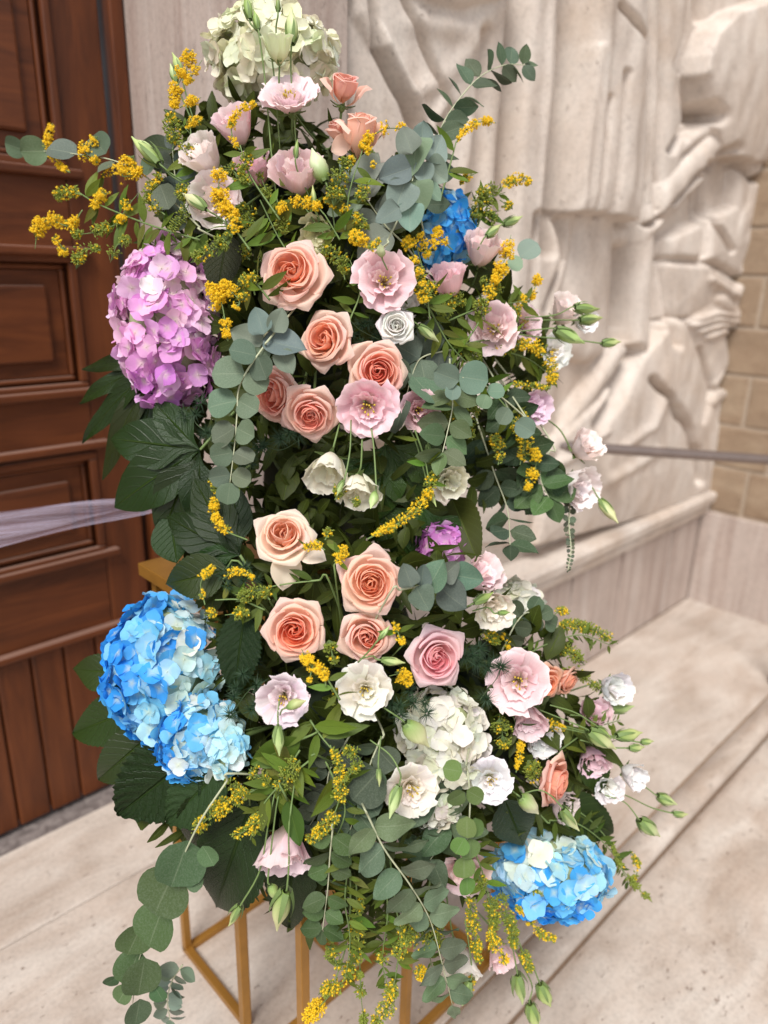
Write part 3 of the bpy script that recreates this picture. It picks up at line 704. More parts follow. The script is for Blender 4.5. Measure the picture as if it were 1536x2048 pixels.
def euc(pts, size, label, col=GREY, kind='round', off=0, gap=.9, ex=None, cen=None, pairs=True, name='eucalyptus_branch', cat='eucalyptus', group='eucalyptus branches', cm=None, pre=True, taper=.5, pale=True, spread=1.0, tilt=.45, offs=None, stemmat=None):
    """pts: pixel polyline base to tip; leaves in opposite pairs"""
    n = len(pts); P3 = []
    for i, q in enumerate(pts):
        o_ = off+(offs[i] if offs else 0); P3.append(at(q[0], q[1], D(q[0],q[1])+o_))
    d0 = D(*pts[0]); root = empty(name, T(P3[0]), label, cat, group)
    C = spline(P3, 60); seg = np.linalg.norm(np.diff(C,axis=0),axis=1); L = seg.sum(); cum = np.r_[0,np.cumsum(seg)]
    pre_ = pre; loc = C-C[0]; e = at(*min(HUBS, key=lambda h: (h[0]-pts[0][0])**2+(h[1]-pts[0][1])**2)); t0 = nrm(C[0]-C[6])
    pre = spline([e-C[0], (e-C[0])*.5+t0*.02, t0*.012, np.zeros(3)], 12)[:-1]
    if not pre_: pre = np.zeros((0,3))
    V, f = tube_data(np.vstack([pre, loc]), np.r_[np.full(len(pre),.0016), np.linspace(.0016,.0007,60)], 5); link('stem', new_mesh('stem', V, f, stemmat or M_PSTEM), root)
    MS = dict(round=EUR, oval=EUO, wavy=EUW, lance=LAN)[kind]
    s0 = size*d0/F; s = s0*.35; side = NR.uniform(0,3)
    while pairs and s < L:
        t = s/L; i = min(58, int(np.searchsorted(cum, s))); p = loc[i]; tg = nrm(C[min(59,i+1)]-C[max(0,i-1)])
        ax = nrm(np.cross(tg, CAMN)); 
        for sg in (-1,1):
            if kind == 'lance' and NR.rand() < .22: continue
            ls = s0*(1-(1-taper)*t)*NR.uniform(.85,1.12)*(1.0 if kind in('round',) else 1.25)*(NR.uniform(.6,1.35) if kind == 'lance' else 1)
            dr = nrm(ax*sg*spread+tg*(NR.uniform(-.3,1.5) if kind == 'lance' else NR.uniform(.15,.7))+CAMN*NR.normal(.05,.3))
            nn = nrm(CAMN+NR.normal(0,tilt,3))
            link('leaf', MS[NR.randint(len(MS))], root, leaf_M(p+ax*sg*.001, p+dr*ls, nn), jit(col,.12))
        s += s0*gap*(1-(1-taper)*t)*NR.uniform(.8,1.15)
    if kind != 'lance' and pairs:
        link('leaf', MS[0], root, leaf_M(loc[-1], loc[-1]+nrm(loc[-1]-loc[-3])*s0*taper, nrm(CAMN+NR.normal(0,.4,3))), jit(col,.1))
    for q in (cen or []):  # single round leaves: centre, size, direction of the tip in degrees, lean
        dd = D(q[0],q[1])+off-.008-NR.uniform(0,.012); a_ = math.radians(q[3] if len(q) > 3 else 90); r_ = q[2]*.5
        b = at(q[0]-math.cos(a_)*r_, q[1]-math.sin(a_)*r_, dd)-P3[0]; tp = at(q[0]+math.cos(a_)*r_, q[1]+math.sin(a_)*r_, dd+.25*q[2]*(q[4] if len(q) > 4 else 0)*dd/F)-P3[0]
        link('leaf', (cm or EUR)[NR.randint(6)], root, leaf_M(b, tp, nrm(CAMN+camv(NR.normal(0,.38), NR.normal(0,.38), 0)), NR.uniform(.86,1.08)), jit(col,.16))
    for q in (ex or []):  # extra single leaves: base px,py, tip px,py, width
        b = at(q[0],q[1],D(q[0],q[1])+off-.012)-P3[0]; tp = at(q[2],q[3],D(q[2],q[3])+off-.012)-P3[0]
        link('leaf', EUR[NR.randint(6)], root, leaf_M(b, tp, nrm(CAMN+NR.normal(0,.25,3)), q[4] if len(q) > 4 else 1), jit(col,.12))
    return root
def big_leaf(bx, by, tx, ty, wid, label, kind='broad', mt=None, col=DKG, off=.03, nx=0, ny=0, name='broad_leaf', cat='leaf', group='broad dark leaves'):
    mt = mt or M_GLOSS; b = at(bx,by,D(bx,by)+off); t = at(tx,ty,D(tx,ty)+off-.01); L = math.hypot(tx-bx,ty-by)
    base_w = dict(broad=.64, serrate=.86, oval=.72)[kind]
    m = leaf_mesh('blade', kind, mt, NR.randint(999), 15, 80 if kind == 'serrate' else 50)
    M = leaf_M(b, t, nrm(CAMN+camv(nx,ny,0)), wid/(L*base_w))
    root = empty(name, T(b), label, cat, group)
    Ml = M.copy(); Ml.translation = Vector((0,0,0)); link('blade', m, root, Ml, jit(col,.15))
    e = at(*min(HUBS, key=lambda h: (h[0]-bx)**2+(h[1]-by)**2)); dirn = nrm(b-t)
    V, f = tube_data(spline([np.zeros(3), dirn*.03, (e-b)*.6], 8), .0016, 5); link('stalk', new_mesh('stalk', V, f, M_STEM), root); return root
def fatsia(hx, hy, R, angs, label, off=.03, col=(.022,.055,.016), deep=.36, sharp=1.15, nx=0, ny=0, lens=None):
    """palmate leaf: hub pixel, lobe directions in degrees (0 right, 90 down)"""
    d = D(hx,hy)+off; p = at(hx,hy,d); z = nrm(CAMN+camv(nx,ny,0)); x = nrm(camv(1,0,0)-z*np.dot(camv(1,0,0),z)); y = np.cross(z,x)
    M = frame(p, x, y, z, R*d/F); root = empty('palmate_leaf', M, label, 'leaf', 'large palmate leaves')
    A = [math.radians(-a) for a in angs]; lens = lens or [1]*len(A)
    nr = 13
    for k, a in enumerate(A):       # each lobe is a finger of the leaf
        half = min([abs(((a-b+math.pi) % (2*math.pi))-math.pi) for j, b in enumerate(A) if j != k] or [.6])*.5
        V = []; UV = []; nu = 11
        for j in range(nr):
            rho = j/(nr-1)*lens[k]
            for i in range(nu):
                u = i/(nu-1)*2-1; q = j/(nr-1)
                wl = lens[k]*.29*sharp*math.sin(math.pi*min(1,q**.9))**.75*(1+.05*((q*9)%1)*(abs(u) > .9))
                wf = math.tan(min(half*1.02,.7))*rho                  # webbed near the hub
                w = wf if q < deep else min(wf, wl) if q < deep+.1 else wl
                w = min(wf,wl*1.5)*(1-float(sm(deep-.12,deep+.12,q)))+wl*float(sm(deep-.12,deep+.12,q)); w = max(w,.004)
                xx, yy = rho, u*w; zz = .16*abs(u)*w-.30*rho**2+.02*math.sin(11*q+k*2)*abs(u)
                V.append((xx*math.cos(a)-yy*math.sin(a), xx*math.sin(a)+yy*math.cos(a), zz)); UV.append((u*.5+.5, q*.8))
        link('lobe', new_mesh('lobe', V, grid_faces(nu, nr), M_GLOSS, UV), root, T((0,0,.003*k)), jit(col,.2))
    e = at(*min(HUBS, key=lambda h: (h[0]-hx)**2+(h[1]-hy)**2)); tube('stalk', [p, p*.6+e*.4+np.array([0,0,-.02]), e], .0022, M_STEM, root, M, 8)
    return root

# ---- goldenrod
def star():
    V = []; Fc = []
    for k in range(8):
        a = 2*math.pi*k/8; c, s_ = math.cos(a), math.sin(a); w = .26
        o = len(V); V += [(.1*c-w*.5*s_, .1*s_+w*.5*c, .1), (.1*c+w*.5*s_, .1*s_-w*.5*c, .1), (c, s_, .45-.25*(k%2))]; Fc.append((o,o+1,o+2))
    o = len(V); V += [(0,0,-.8),(0,0,.75)]+[(.42*math.cos(i*1.571), .42*math.sin(i*1.571), .15) for i in range(4)]
    for i in range(4): Fc += [(o,o+2+(i+1)%4,o+2+i),(o+1,o+2+i,o+2+(i+1)%4)]
    return np.array(V), Fc
def budlet():
    V = [(0,0,-1)]+[(.45*math.cos(i*1.2566), .45*math.sin(i*1.2566), .1) for i in range(5)]+[(0,0,1.0)]
    return np.array(V), [(0,1+(i+1)%5,1+i) for i in range(5)]+[(6,1+i,1+(i+1)%5) for i in range(5)]
STAR, BUDL = star(), budlet()
def scatter(name, tmpl, pos, dirs, scl, mt, parent):
    TV, TF = tmpl; n = len(pos)
    if not n: return
    z = dirs/np.linalg.norm(dirs,axis=1,keepdims=True); r = NR.normal(0,1,(n,3)); x = np.cross(z,r); x /= np.linalg.norm(x,axis=1,keepdims=True); y = np.cross(z,x)
    V = pos[:,None,:]+scl[:,None,None]*(TV[None,:,0:1]*x[:,None,:]+TV[None,:,1:2]*y[:,None,:]+TV[None,:,2:3]*z[:,None,:])
    o = len(TV); Fc = [tuple(i+k*o for i in f) for k in range(n) for f in TF]
    ob = link(name, new_mesh(name, V.reshape(-1,3), Fc, mt, smooth=False), parent); ob['kind'] = 'stuff'; return ob
def goldenrod(label, racemes, off=-.01, stem=None, nl=6, leafpx=55, dark=False):
    """racemes: (pixel polyline, width px, share in bloom)"""
    p0 = racemes[0][0][-1] if stem is None else stem[-1]
    O = at(p0[0],p0[1],D(*p0)+off); root = empty('goldenrod_spray', T(O), label, 'goldenrod', 'goldenrod sprays')
    YP, YD_, YS_, GP, GD, GS = [],[],[],[],[],[]; stems = []
    for pts, wd, bl in racemes:
        P = [at(x,y,D(x,y)+off) for x, y in pts]; C = spline(P, 40); k = D(*pts[0])/F; Lp = sum(math.dist(a,b) for a,b in zip(pts[:-1],pts[1:]))
        n = max(10, int(Lp*wd/6)); w = wd*k*.5; up = nrm(camv(0,-1,-.5))
        stems.append((C-O, np.linspace(.0006,.0012,40)))
        nb = max(2, int(Lp/11)); cl = NR.uniform(0,1,nb)                      # blossoms sit in small tufts
        for i in range(n):
            t = cl[NR.randint(nb)]+NR.normal(0,.35/nb); t = min(.999,max(0,t)); j = int(t*38); p = C[j]; tg = nrm(C[j+1]-C[j]); env = .45+.55*math.sin(math.pi*min(1,t*.9+.12))
            o_ = NR.normal(0,1,3); o_ -= tg*np.dot(o_,tg); o_ = nrm(o_); rad = w*env*NR.uniform(.25,1.25); q = p+o_*rad*1.1+up*w*.18
            dv = nrm(o_+tg*-.3+NR.normal(0,.4,3))
            if NR.rand() < bl: YP.append(q); YD_.append(dv); YS_.append(k*NR.uniform(3.0,5.0))
            else: GP.append(q); GD.append(dv); GS.append(k*NR.uniform(2.8,4.6))
            if i % 5 == 0: stems.append((np.array([p-tg*w*.8, q])-O, [.0005,.0003]))
    if stem:
        Ps = [at(x,y,D(x,y)+off+.02*i/len(stem)) for i, (x,y) in enumerate(stem)]; Cs = spline(Ps, 20); stems.append((Cs-O, np.linspace(.0011,.0017,20)))
    else: Cs = spline([at(x,y,D(x,y)+off) for x, y in racemes[0][0]], 20)
    e = at(*min(HUBS, key=lambda h: (h[0]-p0[0])**2+(h[1]-p0[1])**2))
    if stem is None: Ct = spline([Cs[-1], (Cs[-1]*.6+e*.4), e], 10); stems.append((Ct-O, np.linspace(.0013,.0018,10)))
    V, Fc = join([tube_data(a, r, 4 if len(a) > 2 else 3) for a, r in stems]); link('stem', new_mesh('stem', V, Fc, M_STEM), root)
    if YP: scatter('blossoms', STAR, np.array(YP)-O, np.array(YD_), np.array(YS_), M_GOLD, root)
    if GP: scatter('flower_buds', BUDL, np.array(GP)-O, np.array(GD), np.array(GS), M_GBUD, root)
    for i in range(nl):
        src = Cs if (stem or i % 2) else spline([at(x,y,D(x,y)+off+.004) for x, y in racemes[i % len(racemes)][0]], 20)
        j = NR.randint(3,19); p = src[j]; tg = nrm(src[j]-src[j-1]); sd_ = nrm(np.cross(tg,CAMN))*(1 if i % 2 else -1)
        dr = nrm(sd_+tg*NR.uniform(-.9,.6)+CAMN*NR.normal(0,.4)); L = leafpx*D(*p0)/F*NR.uniform(.7,1.25)
        link('leaf', LAN[NR.randint(5)], root, leaf_M(p-O, p-O+dr*L, nrm(CAMN+NR.normal(0,.5,3))), jit((.06,.10,.02) if dark else (.10,.16,.035),.2))
    return root

# ---- lisianthus buds
def bud_mesh(seed, fat):
    rs = np.random.RandomState(seed); n, m = 14, 15; V = []; UV = []
    for j in range(m):
        v = j/(m-1); r = fat*.5*(math.sin(math.pi*min(1,(v*.92+.04))**.72)**.9)*(1-.45*float(sm(.55,1,v)))+.004
        for i in range(n):
            p = 2*math.pi*i/n; tw = 3.2*v; g = 1+.13*math.sin(3*(p)+tw*3+seed)*min(1,v*2)
            bx = .05*math.sin(3*v+seed); V.append((r*g*math.cos(p+tw*.4)+bx*v, r*g*math.sin(p+tw*.4), v)); UV.append((i/n, v))
    return new_mesh('bud_petals', V, grid_faces(n, m, 0, True), M_BUD, UV)
BUDM = [bud_mesh(1,.30), bud_mesh(2,.36), bud_mesh(3,.25), bud_mesh(4,.50)]
def budsep():
    V = []; Fc = []
    for k in range(5):
        a = 2*math.pi*k/5; o = len(V)
        for j in range(6):
            t = j/5; r = .04+.155*math.sin(math.pi*min(1,t*.62+.12))+.03*t; w = .055*(1-t)**.6+.003; z = -.03+.62*t
            for s_ in (-1,0,1): V.append((r*math.cos(a)-s_*w*math.sin(a), r*math.sin(a)+s_*w*math.cos(a), z))
        Fc += grid_faces(3, 6, o)
    return new_mesh('calyx', V, Fc, M_STEM)
BSEP = budsep()
def bud(bx, by, tx, ty, label, stem=None, off=-.02, v=0, col=(.62,.68,.34), depth_tip=0, w=1.0):
    """a bud from its base to its tip, with its stem running back into the arrangement"""
    b = at(bx,by,D(bx,by)+off); t = at(tx,ty,D(tx,ty)+off-depth_tip); ax = t-b
    M = leaf_M(b, t, nrm(CAMN+NR.normal(0,.3,3)), w)
    M = M @ Matrix(((1,0,0,0),(0,0,1,0),(0,-1,0,0),(0,0,0,1)))       # bud meshes grow along z
    if w != 1.0: M = leaf_M(b, t, CAMN) @ Matrix(((w,0,0,0),(0,0,1,0),(0,-w,0,0),(0,0,0,1)))
    root = empty('lisianthus_bud', T(b), label, 'bud', 'lisianthus buds')
    Ml = M.copy(); Ml.translation = Vector((0,0,0))
    link('bud_petals', BUDM[v % 4], root, Ml, jit(col,.08)); link('calyx', BSEP, root, Ml)
    if stem is None:
        e = at(*min(HUBS, key=lambda h: (h[0]-bx)**2+(h[1]-by)**2)); P = [b, b-nrm(ax)*.04, b*.5+e*.5, e]
    else: P = [b, b-nrm(ax)*.008]+[at(x,y,D(x,y)+off+.012+.01*i) for i, (x,y) in enumerate(stem)]
    C = spline(P, 18)-b; V, f = tube_data(C, np.linspace(.0014,.0011,18), 6); link('stem', new_mesh('stem', V, f, M_STEM), root); return root

# ---- feathery fern
def fern(pts, label, wd=34, off=.02, n=520):
    P = [at(x,y,D(x,y)+off) for x, y in pts]; C = spline(P, 50); O = P[0]; k = D(*pts[0])/F
    root = empty('fern_frond', T(O), label, 'fern', 'feathery fern fronds')
    V, f = tube_data(C-O, .0007, 4); link('stem', new_mesh('stem', V, f, M_DSTEM), root)
    V = []; Fc = []; nt_ = 9
    cs = [C[int(q)]+NR.normal(0,wd*k*.42,3) for q in np.linspace(4,49,nt_)]
    for i in range(n):
        c = cs[i % nt_]; dr = nrm(NR.normal(0,1,3)); L = wd*k*NR.uniform(.3,.75); sd_ = nrm(np.cross(dr, CAMN+NR.normal(0,.2,3)))*.00055
        a = c+dr*.002-O; o = len(V); V += [a-sd_, a+sd_, a+dr*L]; Fc.append((o,o+1,o+2))
    ob = link('needles', new_mesh('needles', V, Fc, M_FERN, smooth=False), root); ob['kind'] = 'stuff'; return root

# ================================================================== THE ARRANGEMENT
# foam that stems run into, added unseen and near black to darken gaps
def foam(name, px, py, d, rx, ry, rz, label):
    p = at(px,py,d); V, Fc = blob(rx, ry, rz, 16, .12); o = link(name, new_mesh(name, V, Fc, M_DARK)); o.location = Vector(p); tag(o, label, 'foam', 'light-blocking foam cores')
foam('dark_foam_core', 600, 590, 1.36, .15, .12, .24, 'dark foam core added to block light inside the upper tier')
foam('dark_foam_core', 690, 1400, 1.30, .17, .13, .22, 'dark foam core added to block light inside the lower tier')
foam('dark_foam_core', 940, 1450, 1.36, .15, .12, .15, 'dark foam core added to block light at the right of the lower tier')
foam('dark_foam_core', 620, 1000, 1.42, .10, .09, .18, 'dark foam core added to block light between the tiers')

POLY = [(370,240),(480,215),(640,260),(760,310),(860,340),(950,430),(1000,540),(1050,640),(1080,740),(1050,860),(1060,960),(1010,1010),(930,960),(880,1080),(940,1180),(1010,1230),(1130,1330),(1190,1450),(1190,1600),(1130,1640),(1000,1640),(960,1700),(900,1800),(780,1820),(860,1860),(640,1850),(560,1800),(480,1720),(380,1680),(290,1600),(270,1500),(420,1350),(440,1200),(420,1110),(370,1040),(350,900),(300,800),(290,650),(330,480),(350,380)]
def filler(label, y0, y1, n):
    pos = []
    while len(pos) < n:
        x = NR.uniform(240,1240); y = NR.uniform(y0,y1)
        if inside(np.array([x]), np.array([y]), POLY)[0]: pos.append((x,y))
    V = []; UV = []; Fc = []; nu, nv = 3, 5
    tm = []
    for kk in range(3):
        t = []
        for j in range(nv):
            for i in range(nu):
                u = i-1; v = j/(nv-1); w = (.16,.3,.1)[kk]*math.sin(math.pi*max(.02,min(.98,v)))**.8; t.append((u*w, v, .12*abs(u)*w*2-.3*(v-.5)**2))
        tm.append(np.array(t))
    gf = grid_faces(nu, nv)
    for x, y in pos:
        d = D(x,y)+NR.uniform(.05,.17); p = at(x,y,d); L = NR.uniform(38,85)*d/F; a = NR.uniform(0,6.28)
        dr = nrm(camv(math.cos(a), math.sin(a)+.25, NR.uniform(-.8,.3))); M = np.array(leaf_M(p, p+dr*L, nrm(CAMN+NR.normal(0,.7,3))))
        t = tm[NR.randint(3)]; o = len(V); V += (t @ M[:3,:3].T+M[:3,3]).tolist(); UV += [(.5+.5*((i%3)-1), (i//3)/4) for i in range(15)]; Fc += [tuple(q+o for q in f) for f in gf]
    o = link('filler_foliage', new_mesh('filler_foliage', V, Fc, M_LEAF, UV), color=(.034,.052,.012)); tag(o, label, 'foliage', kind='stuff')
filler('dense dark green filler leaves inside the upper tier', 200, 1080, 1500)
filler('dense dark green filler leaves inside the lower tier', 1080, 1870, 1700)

# ---- hydrangeas
PINK = [(.66,.24,.64),(.80,.40,.74),(.90,.60,.80),(.95,.82,.82)]
BLUE = [(.035,.32,.84),(.10,.47,.88),(.32,.67,.88),(.60,.83,.88),(.84,.90,.80)]
WHITE = [(.90,.88,.72),(.86,.86,.60),(.92,.91,.80)]
CREAM = [(.86,.85,.76),(.84,.84,.68),(.88,.87,.8)]
hydrangea(545, 118, 132, 98, WHITE, 'greenish white hydrangea head at the very top of the arrangement', .05, 27, bias=lambda x,y: .5)
hydrangea(338, 655, 108, 178, PINK, 'large lilac pink hydrangea head beside the wooden door', -.01, 28, tilt=.05, bias=lambda x,y: .42+.2*y+.18*abs(x))
hydrangea(882, 462, 66, 82, BLUE, 'bright blue hydrangea head behind the silvery eucalyptus, upper right', .05, 25, bias=lambda x,y: .16)
hydrangea(326, 1338, 122, 152, BLUE, 'big blue and white hydrangea head of the lower tier, beside the door', -.02, 30, bias=lambda x,y: .36+.5*x)
hydrangea(396, 1476, 88, 86, BLUE, 'smaller blue hydrangea head hanging just below the biggest blue one', -.02, 28, bias=lambda x,y: .45+.35*x)
hydrangea(884, 1472, 84, 104, CREAM, 'creamy white hydrangea head beneath the pale pink rose', .0, 26)
hydrangea(874, 1604, 46, 50, CREAM, 'small white hydrangea cluster under the creamy white head', .02, 20, dens=.9)
hydrangea(1098, 1748, 122, 82, BLUE, 'blue and white hydrangea head hanging lowest, over the stone step', -.02, 29, bias=lambda x,y: .42+.42*y)
hydrangea(878, 1092, 52, 44, PINK, 'small purple hydrangea head half hidden between the two tiers', .10, 22, bias=lambda x,y: .2)
hydrangea(1030, 1215, 50, 56, CREAM, 'blurred white hydrangea head behind the right side of the lower tier', .14, 24)

hydrangea(458, 1500, 36, 50, [(.22,.62,.88),(.52,.80,.88),(.82,.90,.84)], 'small pale blue side cluster breaking out right of the blue heads of the lower tier', -.03, 24)
# ---- roses
rose(583,540,150,-.04,-.10,'large open coral rose with pale outer petals, highest of the open coral roses',-.03,v=0,droop=[(596,588,556,616)])
rose(646,677,128,-.38,-.02,'coral rose turned aside, right of the big grey eucalyptus leaves',-.02,v=1)
rose(757,742,134,.10,.18,'coral pink rose under the small white rose',-.02,inner=(0.990,0.342,0.216),v=2)
rose(543,792,128,-.55,.25,'coral rose in profile half covered by the hanging eucalyptus',.0,inner=(0.935,0.314,0.200),v=0)
rose(620,832,122,.0,.48,'pink rose nodding down beside the ruffled pink lisianthus',-.02,inner=(0.968,0.399,0.288),outer=(0.990,0.692,0.594),v=1)
rose(566,1068,128,.02,-.42,'peach rose with drooping outer petals between the two tiers',-.03,inner=(1.000,0.475,0.272),outer=(1.000,0.835,0.700),v=2,droop=[(575,1110,566,1182),(600,1092,652,1122)])
rose(742,1166,142,.02,-.06,'widest open peach rose, left of the dark grey eucalyptus leaves',-.03,inner=(1.000,0.437,0.216),v=1)
rose(590,1262,136,.02,.0,'orange centred rose with tight spiral heart beside the dark hydrangea leaf',-.02,inner=(1.000,0.314,0.144),v=0)
rose(733,1276,122,.05,.1,'half open peach rose crossed by a thin bud stalk',-.01,inner=(1.000,0.437,0.288),openn=.75,v=2)
rose(876,1318,138,.28,.05,'pale pink rose with pointed petal above the creamy hydrangea',-.03,inner=(.95,.44,.46),outer=(.98,.74,.76),v=1)
rose(690,166,96,.18,-.72,'small coral pink rose in profile, highest rose of all',.0,inner=(0.935,0.342,0.240),outer=(0.968,0.582,0.488),openn=.35,v=2)
rose(722,252,112,.12,-.80,'closed peach rose in profile over a loose cream petal',-.01,inner=(0.968,0.456,0.304),outer=(0.990,0.692,0.562),openn=.1,v=0,droop=[(706,280,662,300)])
rose(674,254,62,-.1,-.7,'smallest pink rosebud tucked behind the closed peach rose',.02,inner=(0.924,0.380,0.272),outer=(0.946,0.560,0.466),openn=.2,v=1)
rose(1118,1566,116,.80,.12,'salmon rose seen from the side near the right edge of the lower tier',.0,inner=(0.968,0.380,0.240),outer=(0.968,0.582,0.466),openn=.8,v=0)
rose(1094,1372,92,.45,.35,'orange peach rose half hidden behind the big pink lisianthus',.05,inner=(1.000,0.418,0.224),outer=(0.990,0.560,0.382),v=1)
rose(1137,1364,80,.60,.45,'small blurred peach rose farthest right behind a green calyx',.07,inner=(0.990,0.418,0.256),outer=(0.968,0.582,0.424),openn=.5,v=2)
rose(792,650,80,.0,.0,'small white rose with tight concentric petals under the oval pink lisianthus',-.03,inner=(.95,.95,.90),outer=(.96,.96,.94),v=0)

# ---- lisianthus
LP = (.97,.76,.77); VP = (.97,.86,.82); CR = (.94,.92,.75); WH = (.95,.95,.94); LIL = (.90,.70,.82)
lis(578,188,120,.0,-.50,'frilly pale pink lisianthus on tall stems under the top hydrangea',(0.977,0.790,0.812),v=0,off=-.02)
lis(472,250,96,-.2,-.6,'pink lisianthus behind the hooked goldenrod tip near the top',LP,'cup',.02,1)
lis(408,312,98,-.35,-.45,'blush white lisianthus bending left above the lilac hydrangea',VP,'cup',-.01,2)
lis(432,402,112,.0,.3,'blush lisianthus crossed by a thick yellow goldenrod plume',VP,'open',.0,3)
lis(508,338,86,-.2,-.5,'dusky pink lisianthus behind green goldenrod buds in the upper tier',(0.922,0.658,0.702),'cup',.02,0)
lis(596,348,108,.0,-.45,'pink lisianthus right beside the fat cream bud',LP,'cup',.0,1)
lis(768,560,122,.02,.1,'oval pink lisianthus with dark heart above the small white rose',(0.966,0.702,0.724),'open',-.03,2)
lis(898,560,88,-.1,-.7,'pink lisianthus pointing up under the blue hydrangea',(0.966,0.680,0.724),'cup',-.01,3)
lis(966,498,88,.15,-.6,'rounded blush lisianthus right of the upper blue hydrangea',(0.966,0.768,0.768),'cup',.0,0)
lis(985,655,108,-.3,.1,'open pink lisianthus facing left at the right side of the upper tier',LP,'open',-.02,1)
lis(1048,645,84,.4,-.1,'pink lisianthus partly hidden behind its bigger open neighbour',LP,'open',.04,2)
lis(1130,622,78,.2,-.5,'blurred blush lisianthus among the far right bud cluster',VP,'cup',.07,3)
lis(735,815,124,.0,.35,'wide ruffled pink lisianthus between two coral roses',(0.966,0.680,0.735),'open',-.03,0)
lis(840,820,90,.25,.15,'small pink lisianthus beside the light green eucalyptus tips',(0.944,0.658,0.702),'open',-.01,1)
lis(1068,815,78,.5,.1,'lilac lisianthus cup at the right edge of the upper tier',LIL,'cup',.02,2)
lis(1170,893,78,.45,-.5,'pale lisianthus on a bare stalk before the metal handrail',VP,'cup',.0,3,pts=[(1120,860,1.33),(1080,830,1.36)])
lis(1155,975,96,.55,.25,'blush white ruffled lisianthus hanging just below the handrail',(0.980,0.900,0.889),'cup',.0,0,pts=[(1100,925,1.33),(1040,860,1.36)])
lis(963,1150,92,.5,-.5,'pale pink lisianthus behind the slate eucalyptus leaves',(0.980,0.790,0.801),'cup',.05,1)
lis(984,1215,90,.1,.35,'cream lisianthus under two small dark green buds',(0.966,0.922,0.812),'cup',.0,2)
lis(567,1398,112,.05,.02,'lilac white lisianthus with dark heart near the lower left blue hydrangea',(0.955,0.834,0.878),'open',-.03,3)
lis(730,1382,114,.02,.02,'round cream lisianthus with orange stamens beneath the half open rose',(0.980,0.955,0.856),'open',-.03,0)
lis(1038,1362,128,-.2,-.15,'large blush pink lisianthus with trumpet shape at the right of the lower tier',(0.977,0.757,0.790),'open',-.02,1)
lis(1058,1440,86,.05,.55,'pink lisianthus hanging under the large trumpet shaped one',(0.977,0.768,0.801),'cup',.01,2)
lis(824,1580,108,.15,.05,'cream lisianthus behind the long yellow green bud',(0.980,0.922,0.834),'open',.0,3)
lis(983,1562,90,.0,.0,'pure white open lisianthus with yellow green centre',WH,'open',-.03,0)
lis(568,1706,116,.05,.70,'blush lisianthus hanging like a bell behind three curved stems',(0.977,0.768,0.801),'cup',-.01,1,pts=[(560,1640,1.12),(590,1500,1.18)])
lis(928,1745,104,-.15,.2,'pink lisianthus behind a string of round eucalyptus leaves',(0.966,0.746,0.724),'open',.02,2)
lis(918,1932,98,.15,.75,'cream lisianthus facing down at the very bottom of the arrangement',(0.966,0.922,0.834),'cup',.0,3,pts=[(900,1840,1.2),(880,1700,1.24)])
lis(1003,1912,66,.3,.5,'small pink lisianthus low among the bottom goldenrod',LP,'cup',.03,0)
lis(1228,1376,78,.25,-.1,'tall blurred white lisianthus outermost at the right',WH,'cup',.05,1,tall=1.1)
lis(1190,1430,72,.1,-.6,'blurred pink lisianthus behind the right hand bud stalks',(0.944,0.702,0.768),'cup',.06,2)
lis(1186,1518,74,.05,.5,'pink lisianthus drooping above the two round white ones',(0.955,0.702,0.768),'cup',.04,3)
lis(1216,1576,64,-.05,-.1,'egg shaped closed white lisianthus, left of the pair at the right',WH,'cup',.03,0)
lis(1266,1550,66,.4,.1,'round white lisianthus, right of the pair at the right',WH,'cup',.03,1)
lis(1080,1474,84,.3,.3,'white lisianthus tucked below the two blush ones',WH,'cup',.04,2)
lis(656,940,104,-.1,.75,'leftmost cream lisianthus bell hanging between the tiers',CR,'cup',-.01,3,pts=[(668,890,1.09),(685,820,1.12),(690,760,1.2)])
lis(718,978,90,.1,.75,'cream lisianthus bell hanging beside two pointed green buds',CR,'cup',-.02,0,pts=[(722,930,1.09),(725,860,1.10),(730,780,1.2)])
lis(898,962,80,.25,.25,'cream lisianthus right of the curved goldenrod between the tiers',(0.977,0.966,0.790),'cup',-.01,1)
lis(634,466,82,-.1,.55,'greenish cream lisianthus just above the highest coral rose',(0.900,0.900,0.592),'cup',.02,2)
lis(812,612,64,.2,-.2,'greyish white lisianthus behind the small white rose',(0.900,0.900,0.856),'cup',.04,3)
lis(1168,640,60,.4,.2,'blurred white lisianthus behind the fattest green bud',WH,'cup',.08,0)
lis(1108,702,74,.2,.2,'soft white lisianthus behind the hooked goldenrod at the right',WH,'open',.10,1)
lis(556,92,74,.0,-.8,'pale green lisianthus cup standing in front of the top hydrangea',(0.834,0.900,0.592),'cup',-.03,2)
lis(1125,1610,70,.6,.2,'pale pink lisianthus petals behind the salmon rose',(0.944,0.812,0.790),'cup',.06,3)

# ---- buds
G1 = (.55,.64,.28); G2 = (.68,.74,.4); G3 = (.34,.44,.14)
bud(516,58,508,18,'uppermost dark green bud left of the pale green cup',[(530,160),(545,330),(560,440)],v=0,col=G3)
bud(500,38,490,-14,'bud cut by the top edge of the picture',[(535,90),(548,150),(560,300)],v=0,col=G3)
bud(556,22,557,-12,'tiny green bud above the middle of the top hydrangea',[(552,60),(556,110)],v=2,col=G3)
bud(583,86,586,14,'fat yellow green bud in front of the top hydrangea',[(582,150),(590,260),(600,400)],v=1,col=G2)
bud(650,362,622,298,'fat cream green bud beside the upper pink lisianthus',[(662,400),(670,460)],v=3,col=(.72,.76,.48))
bud(592,314,596,278,'small dark bud below the frilly pale pink lisianthus',[(598,350),(622,400),(640,450)],v=2,col=G3)
bud(630,408,626,370,'small green bud standing under the fat cream green one',[(640,440)],v=2,col=G1)
